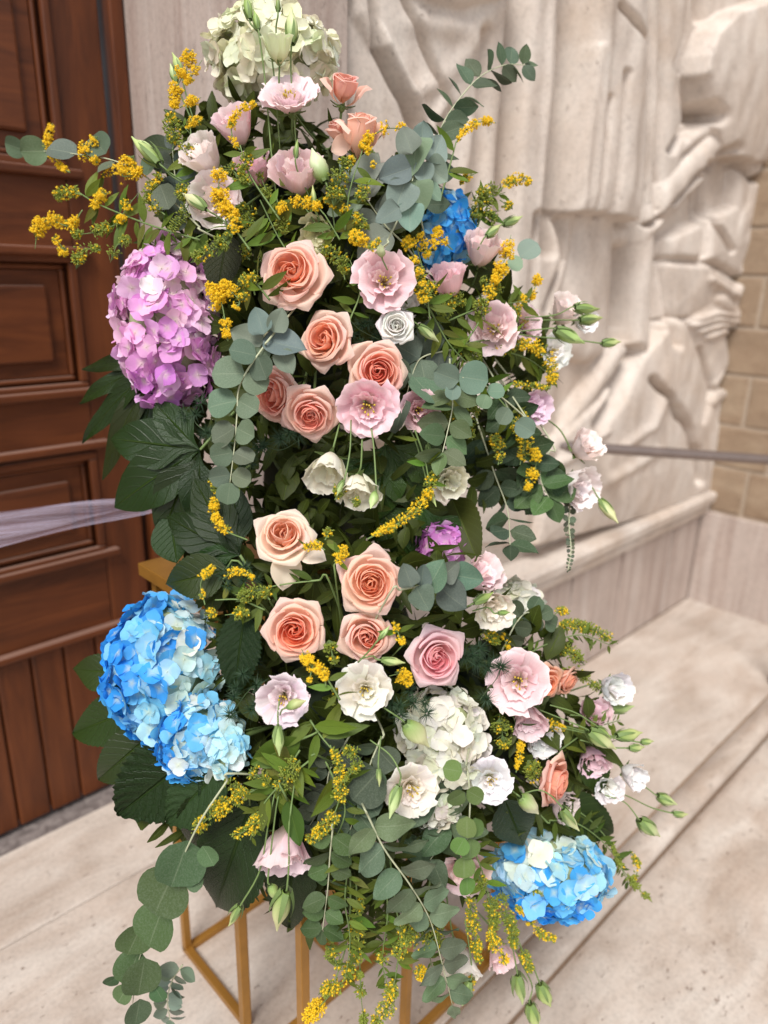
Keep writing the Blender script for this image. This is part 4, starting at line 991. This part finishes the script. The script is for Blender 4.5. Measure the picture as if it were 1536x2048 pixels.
bud(318,326,264,272,'slim bud pair leader pointing left over the wooden door',[(350,352),(400,380),(460,420)],v=2,col=G1)
bud(308,312,270,276,'shorter bud close behind the slim bud that points left',[(340,350),(400,385)],v=0,off=.0,col=G2)
bud(412,418,366,384,'plump pointed bud before the blush lisianthus with goldenrod',[(440,436),(480,470)],v=1,col=G2)
bud(362,150,346,104,'blurred bud behind the vertical goldenrod plume',[(375,200),(400,280)],off=.05,v=0,col=G1)
bud(352,164,342,126,'paler bud below the one behind the vertical goldenrod plume',[(370,210),(400,280)],off=.05,v=1,col=G2)
bud(764,512,760,488,'round cream bud resting on the oval pink lisianthus',[(775,540)],off=-.06,v=3,col=(.7,.72,.44),depth_tip=.02)
bud(838,652,876,686,'cream bud on a hooked stalk right of the small white rose',[(820,640),(800,650),(780,690)],v=1,col=G2)
bud(1008,448,1046,434,'blurred light green bud above the rounded blush lisianthus',[(980,460),(950,500)],off=.05,v=0,col=G1)
bud(974,472,1004,450,'green bud lying on the rounded blush lisianthus',[(955,500)],off=-.03,v=1,col=G1)
bud(1112,660,1168,690,'fattest twisted green bud at the far right of the upper tier',[(1060,661),(1000,665)],v=1,col=G1,off=-.01)
bud(1150,615,1200,620,'dark green bud uppermost of the far right cluster',[(1110,630),(1050,635)],v=0,col=G3)
bud(1160,640,1206,638,'middle green bud of the far right cluster',[(1100,640),(1040,640)],v=1,col=G1,off=.02)
bud(1204,686,1242,686,'farthest right small bud of the upper tier',[(1150,680),(1060,672),(1000,660)],v=1,col=G1)
bud(1200,1000,1234,1048,'yellow green bud below the handrail beside the blush white lisianthus',[(1180,970),(1150,950)],v=1,col=G2)
bud(686,962,672,992,'pointed green bud between the two cream bells',[(700,900),(702,840)],v=1,col=G1,off=-.04)
bud(750,984,742,1018,'pale green bud overlapping the second cream bell',[(748,900),(742,850),(738,800)],v=3,col=G2,off=-.04)
bud(856,890,862,932,'slim green bud hanging under the light green eucalyptus',[(840,850),(820,820)],v=2,col=G3)
bud(858,982,872,1014,'slim bud hanging left of the single cream lisianthus',[(850,950),(830,880),(808,840)],v=2,col=G1)
bud(758,1278,780,1252,'small bud on a thin stalk crossing the half open peach rose',[(740,1300),(716,1325)],off=-.06,v=0,col=G1)
bud(764,1320,810,1328,'grey green bud lying under the half open peach rose',[(745,1312),(720,1318)],off=-.06,v=1,col=G1)
bud(556,1452,556,1512,'hanging bud directly under the lilac white lisianthus',[(556,1425),(560,1390)],off=-.05,v=1,col=G1)
bud(575,1415,612,1400,'small pair of buds on the face of the lilac white lisianthus',[(560,1430)],off=-.06,v=3,col=G1)
bud(810,1446,858,1492,'broad yellow green bud over the creamy hydrangea',[(790,1430),(768,1416)],off=-.05,v=3,col=G2)
bud(797,1572,776,1636,'long yellow green bud in front of the cream lisianthus',[(800,1545),(780,1510),(740,1480)],off=-.05,v=1,col=G2)
bud(757,1538,758,1574,'thin closed bud left of the cream lisianthus',[(758,1505),(762,1472)],off=-.04,v=2,col=G1)
bud(1040,1594,1078,1626,'cream bud right of the pure white lisianthus',[(1025,1582),(1000,1560)],off=-.03,v=3,col=(.74,.76,.5))
bud(1126,1618,1156,1662,'bud on a long stalk touching the hanging blue hydrangea',[(1100,1590),(1075,1580),(1040,1590)],off=-.04,v=0,col=G2)
bud(1178,1462,1230,1502,'yellow green bud nearest in the right bud cluster',[(1130,1440),(1080,1420)],off=-.03,v=1,col=G2)
bud(1196,1455,1222,1478,'dark small bud leaning on the yellow green one',[(1150,1425),(1100,1410)],off=-.03,v=2,col=G3)
bud(1234,1472,1284,1468,'pale bud behind the yellow green one of the right cluster',[(1180,1465),(1120,1450)],off=.0,v=1,col=G1)
bud(1282,1484,1308,1484,'outermost small bud of the right cluster',[(1240,1478),(1180,1468),(1120,1455)],v=1,col=G1)
bud(1258,1496,1290,1496,'small bud under the outermost one of the right cluster',[(1220,1494),(1160,1480)],v=1,col=G1)
bud(1222,1418,1268,1414,'blurred bud under the tall white lisianthus',[(1190,1432),(1140,1430)],off=.05,v=0,col=G1)
bud(1316,1592,1354,1612,'blurred bud on the upper outstretched stalk over the step',[(1286,1572),(1250,1560)],off=.03,v=1,col=G2)
bud(1346,1626,1376,1630,'farthest right bud of the whole arrangement',[(1300,1614),(1250,1590),(1200,1575)],off=.02,v=0,col=G1)
bud(1280,1640,1318,1676,'large blurred bud on the lower outstretched stalk over the step',[(1250,1605),(1210,1590)],off=.0,v=1,col=G2)
bud(480,1812,456,1852,'slim hanging bud left of the long bottom bud',[(520,1740),(538,1640),(560,1540)],off=-.05,v=2,col=G1)
bud(572,1782,550,1862,'long pointed hanging bud under the bell shaped lisianthus',[(578,1720),(578,1650),(590,1560)],off=-.06,v=0,col=G2)
bud(540,1770,556,1800,'round bud beside the long pointed hanging one',[(540,1720),(552,1620),(566,1540)],off=-.05,v=3,col=G1)
bud(1035,1950,1044,2010,'green bud on the bundle of drooping stems at the bottom',[(1026,1900),(1010,1840)],v=2,col=G1)
bud(1080,1968,1098,2012,'small bud apart at the right of the drooping bundle',[(1060,1920),(1030,1880),(1000,1830)],v=1,col=G1)
bud(1060,2008,1072,2056,'lowest bud of the drooping bundle',[(1064,1970),(1040,1920),(1015,1860)],v=1,col=G1)
bud(940,1962,922,2012,'green bud below the downward facing cream lisianthus',[(942,1920),(930,1840)],off=-.04,v=1,col=G1)
bud(948,1206,988,1186,'dark green bud above the cream lisianthus at the middle right',[(930,1215)],off=-.05,v=0,col=G3)
bud(996,1226,1020,1226,'small dark bud on an arching stalk over the cream lisianthus',[(975,1215),(945,1222)],off=-.05,v=1,col=G3)

# ---- eucalyptus
euc([(400,455),(300,360),(230,322),(150,308),(60,300)],60,'grey green eucalyptus branch reaching left over the wooden door',GREY,off=.0,pairs=False,cen=[(124,302,60,190),(69,302,58,180),(30,294,44,200),(197,290,44,230,1.5),(212,335,40,150),(330,395,52,70),(300,330,44,110)])
euc([(845,430),(862,330),(885,250),(925,190),(965,150),(1010,130),(1050,130)],52,'eucalyptus branch arching up over the stone relief',(.0741,.117,.0819),'oval',.04,gap=.85,taper=.75,tilt=.8)
euc([(775,480),(800,430),(820,380),(838,300)],60,'upright cluster of silvery eucalyptus leaves left of the blue hydrangea',SILVER,off=-.06,pairs=False,cm=EUH,cen=[(815,280,62,250),(872,300,66,290),(845,268,50,270),(830,312,78,100),(872,345,60,40),(790,345,70,160),(848,348,48,90),(800,395,72,110),(838,395,66,80),(820,435,60,90),(865,385,46,40),(775,430,56,150)])
euc([(800,480),(770,450),(745,415),(715,370)],66,'pale pointed eucalyptus leaves behind the silvery cluster',(.20,.25,.245),'wavy',.0,gap=.6,taper=.9)
euc([(485,720),(510,700),(530,690)],70,'two huge blue grey eucalyptus leaves left of the coral rose',SILVER,off=-.06,pairs=False,cm=EUH,cen=[(494,675,70,200),(570,688,92,15),(520,642,60,250),(556,640,52,290),(572,725,56,60),(520,720,50,110)])
euc([(530,690),(495,740),(477,780),(474,830),(468,900),(460,965)],60,'long hanging eucalyptus garland with paired leaves below the huge grey ones',(.105,.15,.12),'round',-.08,gap=.85,taper=.7,tilt=.3)
euc([(1045,830),(1010,800),(965,768),(925,755)],64,'grey eucalyptus pair like a butterfly right of the coral pink rose',(.14,.195,.18),off=-.06,pairs=False,cen=[(893,752,54,200),(947,757,60,10),(906,784,34,100),(992,783,36,0),(968,803,30,110),(1008,832,38,120),(1050,855,44,30)])
euc([(902,770),(905,810),(898,850),(885,905)],50,'light green eucalyptus tip hanging below the butterfly pair',(.0936,.1482,.078),'oval',-.05,gap=.6,taper=.95)
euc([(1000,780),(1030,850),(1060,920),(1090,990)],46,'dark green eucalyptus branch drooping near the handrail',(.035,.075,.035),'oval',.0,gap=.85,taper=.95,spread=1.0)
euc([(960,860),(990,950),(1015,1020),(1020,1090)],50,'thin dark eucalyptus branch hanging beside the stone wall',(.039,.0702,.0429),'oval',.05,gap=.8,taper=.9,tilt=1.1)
euc([(798,1180),(840,1172),(880,1165),(930,1160)],70,'slate eucalyptus leaves right of the widest open peach rose',(.095,.14,.135),off=-.06,pairs=False,cm=EUH,cen=[(815,1150,50,250),(845,1198,56,60),(870,1150,74,300),(905,1195,72,40),(935,1155,66,10),(900,1140,50,320),(845,1150,44,280)])
euc([(455,1560),(402,1640),(359,1728),(330,1783),(305,1853),(275,1930),(265,2010)],92,'long garland of big round eucalyptus leaves hanging at the lower left',(.065,.115,.055),off=-.05,pairs=False,cen=[(417,1711,46,60),(275,2024,56,100),(246,1988,42,120),(222,1962,30,150),(283,1954,76,100),(265,1936,76,110),(270,1878,72,115),(312,1853,86,110),(330,1783,98,115),(359,1728,98,110),(390,1765,34,30),(318,1988,36,60)])
euc([(365,1930),(345,1960),(335,2000),(340,2040)],34,'small grey eucalyptus tip beside the end of the round leaf garland',pre=False,col=(.16,.22,.19),kind='oval',off=.02,gap=.7,taper=.8)
euc([(735,1630),(770,1700),(820,1770),(860,1840),(885,1930),(905,2010)],66,'large wavy eucalyptus branch hanging in the middle of the bottom',(.10,.145,.10),'wavy',-.05,gap=.95,taper=.7,tilt=.7)
euc([(935,1540),(940,1600),(936,1680),(930,1790)],46,'string of small round green eucalyptus leaves over the bottom pink lisianthus',(.10,.17,.05),off=-.08,pairs=False,cen=[(912,1595,40,150),(950,1590,38,30),(950,1655,40,90),(934,1655,44,90),(920,1692,36,120),(940,1698,42,90),(928,1735,46,90),(934,1772,38,90),(905,1540,40,190)])
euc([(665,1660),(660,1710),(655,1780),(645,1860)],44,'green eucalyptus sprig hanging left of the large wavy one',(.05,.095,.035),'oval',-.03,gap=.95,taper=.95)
euc([(1010,1290),(1030,1250),(1055,1225),(1090,1240)],40,'small round eucalyptus leaves in front of the blurred white hydrangea',(.0702,.1092,.0702),'round',.04,gap=.8,taper=.9)
euc([(1140,1000),(1138,1050),(1142,1100),(1136,1140)],18,'wispy eucalyptus tip dangling from the blush white lisianthus',(.0936,.117,.0936),'round',.03,gap=1.1,taper=.3)
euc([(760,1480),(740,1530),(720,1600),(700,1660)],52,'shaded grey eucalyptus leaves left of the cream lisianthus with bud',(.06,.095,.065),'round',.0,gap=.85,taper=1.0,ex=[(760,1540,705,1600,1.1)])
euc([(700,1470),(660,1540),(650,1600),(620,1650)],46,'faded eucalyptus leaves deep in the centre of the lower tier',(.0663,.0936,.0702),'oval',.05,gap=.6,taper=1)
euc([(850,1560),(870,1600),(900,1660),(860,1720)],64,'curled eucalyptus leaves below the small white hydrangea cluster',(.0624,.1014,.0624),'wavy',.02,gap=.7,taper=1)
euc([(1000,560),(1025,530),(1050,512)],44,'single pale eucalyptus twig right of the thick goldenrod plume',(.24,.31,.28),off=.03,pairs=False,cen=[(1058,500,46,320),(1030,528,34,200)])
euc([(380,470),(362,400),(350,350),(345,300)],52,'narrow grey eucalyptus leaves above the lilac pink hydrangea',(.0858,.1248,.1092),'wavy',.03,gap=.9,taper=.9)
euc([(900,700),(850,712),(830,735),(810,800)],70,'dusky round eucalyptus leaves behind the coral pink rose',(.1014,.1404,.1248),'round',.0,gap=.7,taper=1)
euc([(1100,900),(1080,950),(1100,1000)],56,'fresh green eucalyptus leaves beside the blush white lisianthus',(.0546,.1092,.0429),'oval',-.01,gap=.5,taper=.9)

SP = dict(kind='lance', name='leafy_sprig', cat='leafy sprig', group='narrow leaved green sprigs', stemmat=M_STEM, tilt=.6)
YG = (.095,.15,.03)
euc([(700,1700),(690,1800),(700,1880),(690,1960)],40,'narrow leaved sprig hanging straight down beside the front stand leg',YG,off=-.02,gap=.62,**SP)
euc([(770,1740),(775,1830),(765,1920),(780,1990)],40,'narrow leaved sprig hanging second in the bottom fringe',(.07,.12,.025),off=.0,gap=.62,**SP)
euc([(860,1760),(850,1850),(865,1940)],38,'narrow leaved sprig hanging under the large wavy eucalyptus',YG,off=.02,gap=.62,**SP)
euc([(620,1520),(560,1570),(520,1620),(500,1680)],48,'leafy green sprig fanning out below the lilac white lisianthus',YG,off=-.03,gap=.6,**SP)
euc([(660,1540),(690,1620),(660,1700)],48,'fresh leafy sprig beside the long green goldenrod tail',(.085,.14,.03),off=-.02,gap=.6,**SP)
euc([(440,330),(400,290),(365,250)],38,'leafy sprig behind the upright goldenrod plume',YG,off=.01,gap=.62,**SP)
euc([(480,420),(440,450),(380,480),(300,500)],42,'leafy sprig reaching left above the lilac pink hydrangea',(.07,.12,.025),off=.01,gap=.62,**SP)
euc([(640,460),(600,400),(560,340),(540,300)],40,'leafy sprig rising in the middle above the highest coral rose',YG,off=.01,gap=.62,**SP)
euc([(920,440),(970,400),(1010,385)],40,'leafy sprig behind the greenish goldenrod at the upper right',YG,off=.04,gap=.6,**SP)
euc([(900,640),(950,620),(1000,610),(1060,600)],46,'leafy sprig crossing towards the far right bud cluster',(.085,.14,.03),off=-.01,gap=.62,**SP)
euc([(860,620),(900,690),(950,740)],46,'leafy sprig below the right side goldenrod curtain',YG,off=-.02,gap=.62,**SP)
euc([(1000,700),(1060,720),(1110,760)],38,'leafy sprig under the open pink lisianthus at the right',YG,off=.02,gap=.62,**SP)
euc([(1020,1330),(1090,1290),(1160,1270),(1220,1290)],38,'blurred leafy sprig pointing at the bench moulding',(.085,.14,.03),off=.07,gap=.6,**SP)
euc([(1120,1500),(1180,1460),(1240,1440)],36,'leafy sprig among the stalks of the right bud cluster',YG,off=.04,gap=.62,**SP)
euc([(1100,1640),(1160,1650),(1220,1700),(1260,1770)],36,'leafy sprig trailing right above the stone step',(.06,.10,.025),off=.05,gap=.62,**SP)
euc([(600,600),(560,560),(520,520)],40,'leafy sprig left of the highest coral rose',YG,off=.0,gap=.62,**SP)
euc([(700,640),(720,580),(700,520)],42,'leafy sprig between the highest coral rose and the oval pink lisianthus',(.07,.12,.025),off=.0,gap=.62,**SP)
euc([(640,1160),(560,1170),(470,1190)],38,'leafy sprig under the ring of goldenrod tips',(.06,.10,.025),off=.0,gap=.62,**SP)

# ---- large leaves
fatsia(400,900,205,[188,150,118,225,92],'huge glossy palmate leaf under the lilac pink hydrangea',.02,(.011,.030,.009),deep=.25,sharp=.85,lens=[1.0,1.12,1.0,.7,.8])
fatsia(330,715,290,[112,128,144,160,177],'deeply fingered dark leaf behind the lilac pink hydrangea before the door',.06,(.013,.030,.009),deep=.10,sharp=.30,nx=-.15,lens=[.9,1.05,.95,.8,.7])
fatsia(480,1110,165,[205,235,262,176],'matt palmate leaf between the stand top and the peach rose',.03,(.011,.029,.008),deep=.25,sharp=.8,lens=[1.1,1.15,.9,.6])
fatsia(770,890,150,[60,95,20,130],'glossy palmate leaf hanging behind the cream bells',.06,deep=.4)
fatsia(840,1010,130,[80,110,50,150],'deeply creased dark leaf behind the curved goldenrod between the tiers',.06,deep=.4)
big_leaf(250,1342,130,1342,50,'dark leaf poking out at the left of the biggest blue hydrangea',off=.04)
big_leaf(270,1415,132,1474,66,'glossy leaf below the one left of the biggest blue hydrangea',off=.03)
big_leaf(300,1470,180,1574,72,'dull green leaf hanging over the threshold under the blue hydrangea',off=.02)
big_leaf(400,1500,225,1640,130,'toothed dark hydrangea leaf with strong veins below the blue heads','serrate',M_CRINK,(.0136,.0341,.0124),.01)
big_leaf(450,1530,325,1655,105,'crinkled hydrangea leaf overlapping the toothed one','serrate',M_CRINK,(.0186,.0434,.0217),.0)
big_leaf(500,1610,414,1860,108,'long dark pointed leaf hanging over the metal stand','broad',M_CRINK,(.0136,.031,.0136),.01)
big_leaf(590,1660,572,1896,74,'second long dark leaf hanging right of the first over the stand','broad',M_CRINK,(.0112,.0248,.0112),.03)
big_leaf(450,1570,372,1715,90,'broad dark leaf behind the round leaf garland','broad',M_GLOSS,(.0124,.0279,.0112),.03)
big_leaf(490,1220,465,1400,92,'deep green hydrangea leaf right of the biggest blue head','serrate',M_CRINK,(.0093,.0279,.0124),.02)
big_leaf(450,1140,318,1172,76,'pointed leaf lying over the top plate of the tall stand','broad',M_GLOSS,(.0186,.0403,.0124),.01)
big_leaf(340,1030,355,1128,80,'rounded dark leaf above the top plate of the tall stand','oval',M_GLOSS,(.0124,.031,.0124),.05)
big_leaf(905,1000,960,1130,60,'narrow olive leaf hanging beside the small purple hydrangea','broad',M_LEAF,(.039,.0624,.0156),.06)
big_leaf(455,470,430,600,74,'dusky leaf between the lilac pink hydrangea and the highest coral rose','broad',M_CRINK,(.0248,.0372,.0248),.0)
big_leaf(345,300,280,285,44,'blurred dark leaf sticking out left of the vertical goldenrod','oval',M_LEAF,(.0186,.0341,.0186),.08)
big_leaf(1180,1500,1200,1600,60,'dark leaf beneath the drooping pink lisianthus at the right','broad',M_LEAF,(.0186,.0372,.0124),.05)
big_leaf(1010,1600,1050,1700,70,'shaded leaf above the hanging blue hydrangea','broad',M_GLOSS,(.0124,.0279,.0124),.04)
big_leaf(1110,1600,1240,1680,66,'long leaf reaching out right of the hanging blue hydrangea','broad',M_LEAF,(.0186,.0372,.0155),.06)
big_leaf(600,1480,500,1530,60,'bright green lance leaf below the lilac white lisianthus','oval',M_LEAF,(.0546,.1014,.0273),-.02)
big_leaf(575,1600,600,1690,44,'fresh green leaf on the hanging bud stems','oval',M_LEAF,(.0546,.1014,.0312),-.03)

# ---- ferns
fern([(470,880),(430,870),(395,850),(380,820)],'dark feathery fern under the lilac pink hydrangea',36)
fern([(600,880),(560,900),(510,890),(500,940)],'dark feathery fern below the nodding pink rose',40,.03)
fern([(520,1360),(490,1390),(470,1420)],'dark feathery fern beside the lilac white lisianthus',38,.01)
fern([(850,1380),(815,1400),(790,1420)],'feathery fern between the cream lisianthus and the creamy hydrangea',34,-.01)
fern([(900,1310),(950,1320),(1000,1340),(960,1400)],'bright feathery fern right of the pale pink rose',44,.0,800)
fern([(430,1130),(470,1150),(500,1130)],'feathery fern near the goldenrod ring above the stand',30,.01)
fern([(380,470),(350,400),(345,350)],'feathery fern left of the blush lisianthus',30,.04)
fern([(760,680),(720,660),(700,640)],'feathery fern between the coral rose and the small white rose',30,.03)

# ---- goldenrod
goldenrod('wide goldenrod spray reaching farthest left across the wooden door',[([(70,498),(76,462),(98,440),(140,452),(165,420)],22,.95),([(104,248),(96,290),(118,330),(140,345)],14,.95),([(190,282),(172,310),(195,325)],26,.95),
  ([(262,322),(245,352),(290,345)],30,.95),([(218,384),(195,400),(180,432)],18,.95),([(278,385),(252,418),(238,450)],20,.95),([(110,478),(128,500),(120,512)],18,.85),([(215,345),(218,350)],20,.95),
  ([(112,395),(140,385),(165,390)],22,.25),([(150,470),(200,462),(250,440)],20,.15),([(155,530),(165,500),(200,500)],22,.2),([(320,350),(300,400),(330,430)],24,.25),([(225,515),(235,490),(260,480)],26,.1),([(355,385),(380,400),(340,470)],28,.05)],-.01,[(150,380),(200,410),(300,450),(400,480)],28,60)
goldenrod('upright goldenrod plume left of the top hydrangea',[([(384,104),(372,140),(352,180),(348,225)],26,.97),([(404,120),(385,150),(370,170)],14,.95),([(402,195),(380,205),(360,215)],16,.9),([(405,240),(385,245),(372,260)],14,.7),([(340,235),(350,270),(345,300)],30,.15),([(395,270),(380,310),(370,340)],34,.05),([(330,220),(350,240)],12,.4)],.0,[(380,250),(390,330),(420,420)],8)
goldenrod('hook shaped goldenrod tip over the pink lisianthus near the top',[([(510,206),(480,222),(463,250),(468,285),(480,300)],13,.8),([(500,300),(490,330),(480,350)],20,.1),([(455,330),(475,350),(500,370)],22,.1)],-.03,[(480,290),(500,350),(560,440)],5)
goldenrod('thick bright goldenrod plume in front of the blush lisianthus',[([(440,338),(438,380),(450,420),(482,438)],28,1.0),([(470,440),(465,470)],20,.8),([(390,520),(440,490),(460,470)],24,.05)],-.06,[(450,430),(500,500)],5)
goldenrod('flat goldenrod arch above the highest coral rose',[([(556,422),(590,405),(630,412),(650,430)],18,.9),([(650,400),(690,420),(735,440)],14,.6),([(690,470),(720,480),(760,500)],22,.9),([(700,430),(740,460)],16,.3)],-.02,[(650,430),(680,480)],6)
goldenrod('goldenrod arch below the closed peach rose',[([(806,258),(770,258),(735,280),(722,300)],18,.95),([(705,318),(700,330)],18,.8),([(730,300),(750,305)],14,.9),([(745,325),(748,335)],12,.9),([(670,400),(680,350),(700,320)],34,.08),([(720,400),(740,360)],24,.1)],-.03,[(725,300),(700,380),(690,460)],6)
goldenrod('goldenrod tip pointing right over the relief beside silvery leaves',[([(992,246),(960,244),(930,262),(912,285)],14,.95),([(955,345),(935,355),(920,370)],12,.6)],.0,[(912,285),(900,330),(880,400)],4)
goldenrod('greenish goldenrod branch right of the upper blue hydrangea',[([(1058,366),(1040,358),(1010,372),(985,395)],18,.6),([(985,380),(960,410),(950,440)],34,.08),([(1020,415),(1000,400)],18,.4),([(990,440),(970,430)],26,.05)],.03,[(985,395),(960,440),(940,500)],9,46,True)
goldenrod('stout goldenrod plume standing right of the rounded blush lisianthus',[([(1022,470),(1012,510),(1000,545),(985,570)],25,1.0),([(975,575),(985,600)],20,.7),([(960,600),(970,640)],26,.1)],-.03,[(990,560),(960,640),(920,700)],8)
goldenrod('small upright goldenrod before the bud cluster at the right',[([(1078,548),(1068,580),(1058,605)],16,.9),([(1050,590),(1040,612),(1020,620)],14,.7),([(1020,600),(1040,640)],14,.1)],.0,[(1060,600),(1020,630),(960,680)],6)
goldenrod('broad drooping goldenrod cluster right of the lilac pink hydrangea',[([(415,575),(440,600),(450,640),(456,682)],26,1.0),([(445,570),(478,600),(470,620)],24,1.0),([(425,600),(440,610)],40,1.0),([(480,570),(500,560),(510,590)],24,.3),([(490,600),(480,590)],20,.4)],-.05,[(460,590),(500,560),(540,600)],6)
goldenrod('goldenrod hanging in a curtain before the upper blue hydrangea',[([(872,458),(884,480),(905,500)],16,.95),([(810,480),(826,500),(832,530)],22,.9),([(838,470),(850,500),(858,520)],18,.85),([(870,468),(868,500)],14,.9),([(820,520),(840,570),(850,610)],28,.55),([(870,560),(850,600)],24,.3),([(740,500),(760,480)],14,.4)],-.05,[(830,480),(850,560),(860,640)],7)
goldenrod('hooked goldenrod drooping over the white flowers at the right',[([(1035,690),(1070,695),(1098,720),(1104,755),(1100,778)],24,.75),([(990,700),(1030,700)],22,.2),([(1030,770),(1060,772),(1100,778)],14,.25)],-.01,[(1040,690),(980,680),(920,690)],7)
goldenrod('goldenrod tassel hanging at the right edge before the handrail',[([(1068,900),(1072,930),(1060,960),(1054,985)],20,.9),([(1030,850),(1050,880),(1040,930)],26,.5),([(985,870),(1000,900),(996,930)],20,.3),([(1050,830),(1030,850)],20,.3)],-.02,[(1040,850),(1000,800),(960,760)],8)
goldenrod('green budded goldenrod in the middle right of the upper tier',[([(950,820),(935,850),(945,880)],26,.03),([(900,850),(880,800)],24,.03),([(930,700),(960,730)],30,.05),([(880,640),(900,600),(930,610)],30,.08),([(1000,580),(960,560)],24,.1)],-.01,[(930,700),(900,760),(870,820)],12,60)
goldenrod('curved goldenrod arc at the left between the tiers',[([(428,1000),(430,1030),(450,1060),(495,1080)],16,.9),([(440,975),(425,985)],22,.15),([(420,960),(450,960)],18,.1)],-.03,[(430,990),(460,960),(500,930)],4,40)
goldenrod('long curved goldenrod arc under the cream bells',[([(862,980),(840,1012),(800,1045),(735,1078)],20,.72),([(870,950),(850,990)],20,.2),([(700,1000),(720,1010)],18,.15),([(690,960),(670,1000)],20,.1)],-.03,[(860,980),(850,920),(830,860)],8,46)
goldenrod('short goldenrod tuft between the peach rose and the widest one',[([(690,1095),(680,1115),(668,1130)],20,.9),([(610,1096),(635,1092),(650,1100)],16,.75),([(660,1060),(650,1080)],18,.3)],-.03,None,5,40)
goldenrod('ring of goldenrod tips above the biggest blue hydrangea',[([(425,1134),(402,1165),(410,1210)],14,.75),([(445,1158),(475,1142),(510,1158)],14,.75),([(430,1225),(410,1230)],16,.6),([(480,1200),(520,1180),(540,1200)],26,.1),([(450,1230),(500,1225)],20,.15)],-.01,[(430,1200),(480,1200),(530,1220)],8,44)
goldenrod('small zigzag goldenrod under the orange centred rose',[([(603,1298),(620,1328),(645,1345),(652,1372)],20,1.0),([(625,1330),(618,1365)],12,.9),([(660,1290),(670,1330)],24,.08)],-.06,[(650,1350),(680,1400)],4,40)
goldenrod('goldenrod behind the half open peach rose',[([(788,1244),(798,1270),(806,1290)],16,.9),([(778,1352),(800,1350),(822,1372)],28,.95),([(680,1380),(660,1410)],20,.1)],-.01,None,4,40)
goldenrod('rusty goldenrod filling right of the pure white lisianthus',[([(1042,1480),(1040,1510),(1032,1545)],13,.95),([(1085,1430),(1100,1450),(1130,1458)],18,.7),([(1000,1440),(1010,1500)],34,.12),([(1030,1400),(1050,1430)],26,.12),([(1060,1530),(1080,1570)],30,.1),([(960,1250),(1000,1290)],24,.2),([(1005,1270),(1018,1300)],12,.8)],.02,[(1040,1480),(1020,1420),(980,1400)],10,46,True)
goldenrod('green goldenrod spray hanging left at the bottom of the blue hydrangea',[([(390,1662),(430,1625),(470,1600),(510,1580)],26,.35),([(470,1672),(510,1650),(540,1610)],24,.35),([(560,1580),(580,1540),(600,1520)],34,.1),([(500,1540),(540,1570)],26,.1),([(450,1560),(490,1590)],18,.2)],-.03,[(510,1600),(560,1560),(600,1500)],12,70)
goldenrod('long green goldenrod tail hanging in the centre of the lower tier',[([(620,1680),(655,1650),(678,1600),(680,1540),(660,1490)],24,.35),([(690,1500),(720,1520),(690,1560)],22,.1)],-.03,[(665,1500),(640,1470),(620,1440)],8,80)
goldenrod('blurred green goldenrod branches pointing right over the bench',[([(1236,1288),(1190,1262),(1140,1250),(1100,1260)],20,.2),([(1140,1222),(1115,1225),(1100,1240)],16,.35),([(1170,1330),(1130,1300),(1090,1290)],24,.1),([(1200,1380),(1160,1350),(1120,1340)],18,.05)],.08,[(1110,1270),(1060,1290),(1000,1320)],14,44,True)
goldenrod('dark thin goldenrod trailing over the step at the lower right',[([(1305,1805),(1270,1770),(1240,1730),(1220,1680)],12,.02),([(1270,1760),(1275,1730),(1260,1700)],12,.35),([(1200,1780),(1205,1760)],18,.4)],.05,[(1225,1690),(1180,1640),(1120,1600)],14,34,True)
goldenrod('dense green goldenrod fringe under the hanging blue hydrangea',[([(1108,1878),(1085,1870),(1060,1845),(1030,1810)],14,.6),([(960,1760),(985,1820),(990,1880)],24,.10),([(1000,1780),(1020,1850),(1030,1900)],22,.10),([(940,1800),(950,1880),(960,1930)],22,.3),([(1010,1920),(990,1890),(980,1860)],22,.6),([(1060,1940),(1045,1900),(1030,1860)],18,.2),([(1100,1800),(1060,1780)],16,.1),([(945,1960),(930,1985)],18,.9)],-.02,[(980,1800),(960,1730),(930,1660)],14,44)
goldenrod('goldenrod with bright yellow end hanging over the stand leg',[([(612,2038),(640,2012),(660,1990)],26,1.0),([(645,1985),(690,1960),(705,1920)],26,.45),([(660,1900),(680,1940)],26,.1),([(640,1860),(670,1880)],22,.05)],-.01,[(660,1990),(690,1900),(700,1820),(700,1740)],12,52)
goldenrod('slender pale goldenrod hanging second from the stand leg',[([(728,2046),(722,1990),(720,1940)],18,.05),([(715,1930),(712,1860),(722,1800)],26,.15)],.0,[(720,1940),(716,1860),(712,1760)],12,48)
goldenrod('goldenrod tail hanging in the middle of the bottom edge',[([(752,2046),(775,2010),(790,1960)],28,.3),([(760,1920),(800,1900),(810,1880)],26,.12),([(835,1940),(850,1950),(870,1935)],22,.75),([(800,1860),(850,1880),(880,1870)],30,.12),([(880,1900),(870,1840),(880,1800)],30,.1)],-.01,[(790,1960),(800,1880),(790,1800),(780,1720)],14,56)
goldenrod('green goldenrod filling above the highest coral rose',[([(480,420),(500,440),(490,480)],34,.06),([(520,350),(540,400)],18,.04),([(660,360),(690,400)],30,.1),([(560,430),(570,470)],24,.05),([(640,500),(680,520),(690,560)],26,.1),([(480,500),(500,520)],26,.06)],.0,[(520,400),(560,480),(600,540)],16,64)
